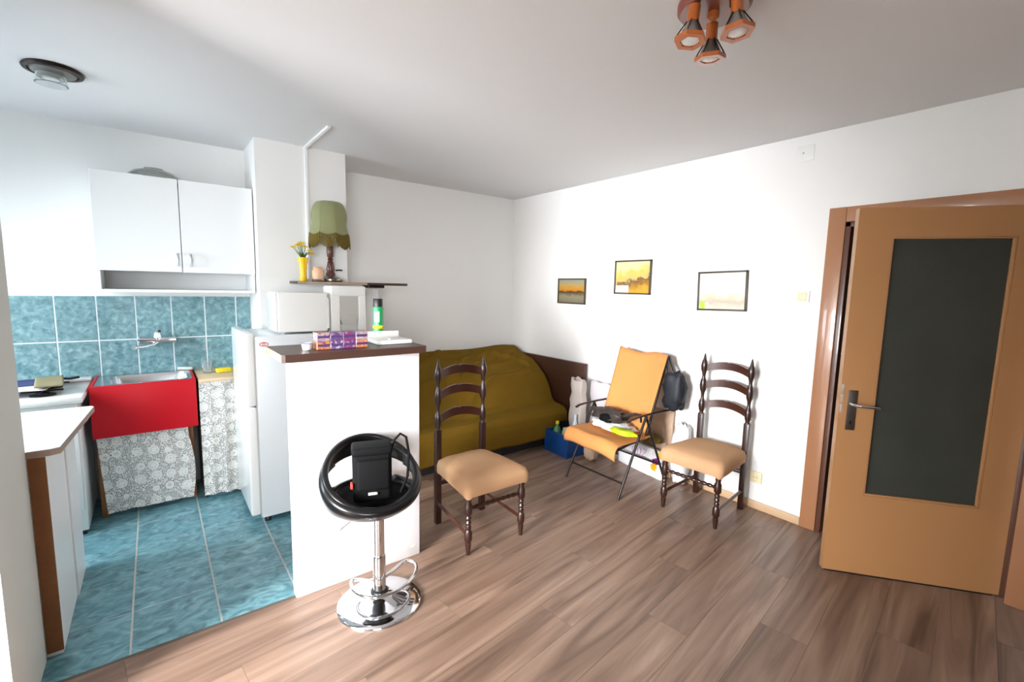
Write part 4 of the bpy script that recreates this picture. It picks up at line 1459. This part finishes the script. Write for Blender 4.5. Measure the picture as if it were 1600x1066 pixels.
SX0, SX1, SY0, SY1, SZ = -0.335, 0.192, 3.645, 4.065, 0.857
m = MB()
m.box(SX0 + .07, SX1 + .07, SY0 - 3.86, SY0 + 0.018 - 3.86, 0.535, SZ, 0.005)
m.build('front_apron', RED, sk)
for x0, x1 in ((SX0, SX0 + 0.018), (SX1 - 0.018, SX1)):
    MB().box(x0 + .07, x1 + .07, SY0 + 0.018 - 3.86, SY1 - 3.86, 0.535, SZ, 0.004).build('side_apron', RED, sk)
m = MB()
loops = [rrect(0.488, 0.40, 0.004, 3, 0, -0.002, SZ - 0.004), rrect(0.488, 0.40, 0.004, 3, 0, -0.002, SZ + 0.0005), rrect(0.40, 0.31, 0.05, 3, 0.02, -0.012, SZ - 0.001), rrect(0.385, 0.295, 0.05, 3, 0.02, -0.012, SZ - 0.02), rrect(0.36, 0.27, 0.06, 3, 0.02, -0.012, SZ - 0.14), rrect(0.30, 0.21, 0.06, 3, 0.02, -0.012, SZ - 0.155), rrect(0.03, 0.03, 0.012, 3, 0.02, -0.012, SZ - 0.157)]
m.rings(loops, False, True)
bn_ = m.build('steel_basin', STEEL, sk, smooth=40)
MB().lathe([(0.022, 0), (0.022, 0.003), (0.014, 0.004)], 0.02, -0.012, SZ - 0.157, 18).build('drain', CHROME, bn_)
for x, y in ((SX0 + 0.006, 3.735), (SX1 - 0.062, 3.775), (SX0 + 0.006, 4.02), (SX1 - 0.062, 4.02)):
    MB().box(x + .07, x + .07 + 0.038, y - 3.86, y + 0.03 - 3.86, 0, 0.56, 0.003).build('leg', LEGWOOD, sk)
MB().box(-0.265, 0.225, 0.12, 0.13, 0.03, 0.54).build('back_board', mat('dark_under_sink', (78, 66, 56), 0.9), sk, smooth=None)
tag(MB().box(-0.05, 0.05, -0.012, 0.012, 0.0, 0.022, 0.006, 3).build('soap_dish', GREYPL, loc=(0.155, 4.04, SZ + 0.001), rot=(0, radians(0), radians(-28))), 'small grey soap holder at the back corner of the sink', 'soap holder')

fct = thing('wall_faucet', 'chrome wall-mounted mixer tap on the teal tiles above the sink', 'faucet', (0.008, YK - 0.013, 1.085))
for s in (-1, 1):
    MB().lathe([(0.026, 0), (0.026, 0.008), (0.018, 0.02), (0.018, 0.045)], n=18, M=Matrix.Translation((s * 0.085, 0, 0)) @ Matrix.Rotation(pi / 2, 4, 'X')).build('wall_flange', CHROME, fct)
MB().tube([(-0.10, -0.05, 0), (-0.05, -0.05, 0), (0.05, -0.05, 0), (0.10, -0.05, 0)], 0.02, 14, radii=[.027, .022, .022, .027]).build('mixer_body', CHROME, fct)
MB().tube([(0, -0.05, 0.0), (0.0, -0.05, 0.03), (0.0, -0.055, 0.055)], 0.02, 12, radii=[.024, .024, .017]).build('cartridge', CHROME, fct)
MB().tube([(0, -0.05, 0.05), (0.005, -0.075, 0.062), (0.01, -0.11, 0.066)], 0.010, 10).build('lever', CHROME, fct)
MB().tube([(0.0, -0.055, -0.012), (-0.03, -0.085, -0.03), (-0.09, -0.15, -0.034), (-0.12, -0.175, -0.030), (-0.128, -0.18, -0.045)], 0.0115, 10).build('spout', CHROME, fct)


# ------------------------------------------------------------------ lace curtains
def curtain(name, label, x0, x1, y, z0, z1, waves, amp, seed, slantr=0.0, taper=None):
    def fn(u, v):
        x = x0 + u * (x1 - x0)
        z = z0 + v * (z1 - z0)
        if taper:
            a, b = taper(v)
            x = x0 + (a + u * (b - a)) * (x1 - x0)
        yy = y + amp * sin(u * waves * 2 * pi + 0.8 * nz((u * 3, v, 0), 1.5, seed)) * (0.55 + 0.45 * (1 - v)) + 0.006 * nz((u * 5, v * 3, 0), 1.3, seed + 3)
        z += 0.010 * nz((u * 4, 0, 0), 1.4, seed + 1) * (1 - v)
        return Vector((x, yy, z))
    m = MB()
    L_ = (x1 - x0) * (1 + amp * 8)
    m.grid(fn, 60, 24, uv=lambda u, v: (u * L_, v * (z1 - z0)))
    o = m.build(name, LACE, None, smooth=80)
    return tag(o, label, 'curtain')


curtain('lace_curtain', 'flat white flowered lace curtain hanging under the red sink', -0.325, 0.168, 3.700, 0.035, 0.535, 1.4, 0.004, 3,
        taper=lambda v: (0.055 - 0.055 * v, 0.955 + 0.045 * sin(pi * min(1, v * 1.15)) - 0.02 * v))
cb2 = thing('corner_shelf', 'pale wooden board beside the sink on dark supports', 'shelf', (0.32, 3.80, 0))
MB().box(-0.115, 0.135, -0.16, 0.275, 0.825, 0.848, 0.003).build('board', LIGHTWOOD, cb2)
MB().box(-0.110, -0.095, -0.10, 0.27, 0.0, 0.825).build('side_support', mat('dark_side', (60, 52, 48), 0.8), cb2, smooth=None)
MB().box(-0.095, 0.13, 0.255, 0.27, 0.0, 0.825).build('back_panel', MATS['dark_side'], cb2, smooth=None)
curtain('lace_curtain', 'gathered white lace curtain hanging beside the refrigerator', 0.205, 0.455, 3.655, 0.03, 0.824, 3.2, 0.013, 8)
tag(MB().box(-0.045, 0.045, -0.03, 0.03, 0, 0.03, 0.008, 3).build('sponge', SPONGE, loc=(0.37, 3.86, 0.849), rot=(0, 0, 0.2)), 'yellow sponge on the pale board beside the sink', 'sponge')
gl = MB().lathe([(0.026, 0), (0.030, 0.004), (0.034, 0.085), (0.032, 0.085), (0.027, 0.008), (0.001, 0.007)], n=22)
tag(gl.build('drinking_glass', CLEAR, loc=(0.275, 3.88, 0.849)), 'clear drinking glass on the pale board next to the sponge', 'glass')

# ------------------------------------------------------------------ stove
sv = thing('gas_stove', 'white enamel stove with raised edge left of the red sink', 'stove', (-0.65, 3.80, 0))


def SV(name, x0, x1, y0, y1, z0, z1, material=WHITEENAM, bev=0.006):
    return MB().box(x0 + 0.65, x1 + 0.65, y0 - 3.80, y1 - 3.80, z0, z1, bev).build(name, material, sv)


SV('body', -0.93, -0.372, 3.53, 4.05, 0.03, 0.80)
SV('oven_door', -0.92, -0.38, 3.505, 3.53, 0.16, 0.70)
SV('control_panel', -0.93, -0.372, 3.50, 3.53, 0.71, 0.80)
SV('plinth', -0.92, -0.385, 3.55, 4.04, 0.0, 0.03, BLACKPL, 0.0)
SV('worktop', -0.94, -0.345, 3.47, 4.06, 0.80, 0.842, WHITEENAM, 0.014)
SV('rear_ledge', -0.94, -0.345, 3.96, 4.06, 0.842, 0.862, WHITEENAM, 0.008)
for k in range(4):
    MB().lathe([(0.018, 0), (0.018, 0.012), (0.012, 0.022)], n=16, M=Matrix.Translation((-0.85 + k * 0.13 + 0.65, 3.50 - 3.80, 0.755)) @ Matrix.Rotation(pi / 2, 4, 'X')).build('knob', WHITEPL, sv)
for bx, by in ((-0.78, 3.60), (-0.78, 3.84), (-0.52, 3.60), (-0.52, 3.84)):
    bu = MB().lathe([(0.055, 0), (0.055, 0.006), (0.03, 0.010), (0.03, 0.016)], bx + 0.65, by - 3.80, 0.842, 20).build('burner', BLACKPL, sv)
    for a in range(2):
        MB().tube([(bx + .65 + 0.085 * cos(a * pi / 2), by - 3.8 + 0.085 * sin(a * pi / 2), 0.868), (bx + .65 - 0.085 * cos(a * pi / 2), by - 3.8 - 0.085 * sin(a * pi / 2), 0.868)], 0.005, 6).build('grate_bar', BLACKPL, bu)


def sheet(name, label, cat, material, loc, w, d, rz, amp, seed, thick):
    m = MB()
    m.grid(lambda u, v: Vector(((u - .5) * w, (v - .5) * d, 0.004 + amp * (0.5 + 0.5 * nz((u * 2, v * 2, 0), 1.6, seed)))), 12, 12)
    return tag(m.build(name, material, None, smooth=60, loc=loc, rot=(0, 0, rz), thick=thick), label, cat)


sheet('folded_towel', 'dark blue folded towel on the stove', 'towel', BLUECLOTH, (-0.66, 3.79, 0.874), 0.34, 0.22, 0.1, 0.012, 3, 0.012)
sheet('paper_sheet', 'white paper on the front of the stove', 'paper', WHITEPAPER, (-0.63, 3.62, 0.877), 0.28, 0.16, -0.1, 0.006, 8, 0.003)
sheet('trivet_board', 'olive tan board lying on the stove', 'board', TANPAPER, (-0.505, 3.72, 0.894), 0.12, 0.34, 0.12, 0.004, 5, 0.01)
tg = thing('pan_grip', 'black cast grip at the back of the stove', 'pot holder', (-0.46, 3.93, 0.862))
MB().tube([(-0.07, 0.0, 0.008), (-0.03, 0.01, 0.016), (0.02, 0.0, 0.012), (0.06, 0.012, 0.016)], 0.012, 8, flat=0.7).build('grip', BLACKPL, tg)
MB().lathe([(0.02, 0), (0.02, 0.014), (0.008, 0.02)], -0.03, -0.01, 0, 12).build('hub', BLACKPL, tg)

# ------------------------------------------------------------------ base cabinet behind the partition
bc = thing('base_cabinet', 'white base cabinet with brown raw edge behind the grey partition', 'cabinet', (-0.70, 2.70, 0))
MB().box(-0.90 + .7, -0.362 + .7, 2.425 - 2.7, 2.85 - 2.7, 0.0, 0.822, 0.002, 1).build('body', WHITELAM, bc)
MB().box(-0.408 + .7, -0.360 + .7, 2.417 - 2.7, 2.425 - 2.7, 0.02, 0.822).build('raw_edge', RAWBOARD, bc, smooth=None)
m = MB()
m.prism([(-0.90 + .7, 2.412 - 2.7), (-0.345 + .7, 2.412 - 2.7), (-0.318 + .7, 2.425 - 2.7), (-0.272 + .7, 3.12 - 2.7), (-0.285 + .7, 3.14 - 2.7), (-0.90 + .7, 3.16 - 2.7)], 0.823, 0.850)
m.build('worktop', WHITELAM, bc, smooth=None)
m = MB()
m.prism([(-0.90 + .7, 2.4105 - 2.7), (-0.345 + .7, 2.4105 - 2.7), (-0.3165 + .7, 2.424 - 2.7), (-0.2705 + .7, 3.12 - 2.7), (-0.274 + .7, 3.12 - 2.7), (-0.320 + .7, 2.427 - 2.7), (-0.346 + .7, 2.414 - 2.7), (-0.90 + .7, 2.414 - 2.7)], 0.824, 0.8485)
m.build('edge_band', mat('grey_brown_edge', (150, 130, 118), 0.6), bc, smooth=None)
MB().box(-0.42 + .7, -0.355 + .7, 2.85 - 2.7, 3.12 - 2.7, 0.0, 0.822, 0.002, 1).build('end_panel', WHITELAM, bc)

# ------------------------------------------------------------------ ceiling lights
sl = thing('ceiling_spotlight', 'wooden three-spot ceiling light with hexagonal rims', 'ceiling light', (1.557, 0.92, H))
MB().lathe([(0.118, 0), (0.118, -0.018), (0.108, -0.030), (0.0, -0.031)][:3] + [(0.002, -0.031)], n=48).build('wooden_plate', REDWOOD, sl)
MB().lathe([(0.018, -0.03), (0.018, -0.05), (0.006, -0.06)], n=16).build('centre_knob', ORANGEWOOD, sl)
for (fx, fy, fz) in ((1.457, 0.939, 2.325), (1.607, 0.952, 2.318), (1.525, 0.814, 2.325)):
    f = Vector((fx - 1.557, fy - 0.92, fz - H))
    rad = Vector((f.x, f.y, 0)).normalized()
    root = Vector((rad.x * 0.075, rad.y * 0.075, -0.03))
    ax = Vector((rad.x * 0.10, rad.y * 0.10, -1)).normalized()
    top = f - ax * 0.115
    MB().tube([root, root + Vector((0, 0, -0.02)), top], 0.006, 8).build('arm', BRONZE, sl)
    q = ax.to_track_quat('Z', 'Y').to_matrix().to_4x4()
    Mx = Matrix.Translation(top) @ q
    sp = MB().lathe([(0.012, -0.004), (0.0195, 0.0), (0.0195, 0.052), (0.016, 0.056)], n=20, M=Mx).build('wooden_socket', ORANGEWOOD, sl)
    MB().lathe([(0.017, 0.052), (0.020, 0.060), (0.034, 0.092), (0.038, 0.108)], n=24, M=Mx, cap=False).build('reflector', mat('reflector_glass', (150, 148, 142), 0.2, metal=0.6), sp, thick=0.001)
    m = MB()
    for (ri, ro, z0, z1) in ((0.033, 0.052, 0.102, 0.116),):
        a_ = [[Vector((r * cos(pi / 3 * k), r * sin(pi / 3 * k), z)) for k in range(6)] for r, z in ((ro, z0), (ro, z1), (ri, z1), (ri, z0), (ro, z0))]
        m.rings([[Mx @ p for p in lp] for lp in a_], False, False)
    m.build('hexagonal_rim', ORANGEWOOD, sp, smooth=20)
    MB().lathe([(0.033, 0.106), (0.030, 0.112), (0.015, 0.117), (0.001, 0.118)], n=24, M=Mx).build('bulb_face', BULB, sp)
    for k in range(6):
        a = pi / 3 * k
        MB().tube([Mx @ Vector((0.018 * cos(a), 0.018 * sin(a), 0.05)), Mx @ Vector((0.049 * cos(a), 0.049 * sin(a), 0.104))], 0.0022, 6).build('rim_wire', BRONZE, sp)

kl = thing('kitchen_ceiling_lamp', 'dark ringed ceiling lamp base with small glass over the kitchen', 'ceiling light', (-0.315, 3.15, H))
MB().lathe([(0.105, 0), (0.110, -0.008), (0.106, -0.016), (0.090, -0.018), (0.086, -0.010)], n=40).build('dark_ring', BRONZE, kl)
MB().lathe([(0.084, -0.008), (0.080, -0.020), (0.03, -0.028)], n=36).build('lamp_plate', mat('grey_lamp_plate', (126, 126, 122), 0.4, metal=0.3), kl)
MB().lathe([(0.028, -0.024), (0.030, -0.05), (0.024, -0.052)], -0.01, 0.0, 0, 20).build('socket', WHITEPL, kl)
MB().lathe([(0.050, -0.02), (0.056, -0.045), (0.060, -0.072), (0.054, -0.074), (0.050, -0.045)], -0.01, 0, 0, 24).build('glass_cup', CLEAR, kl)
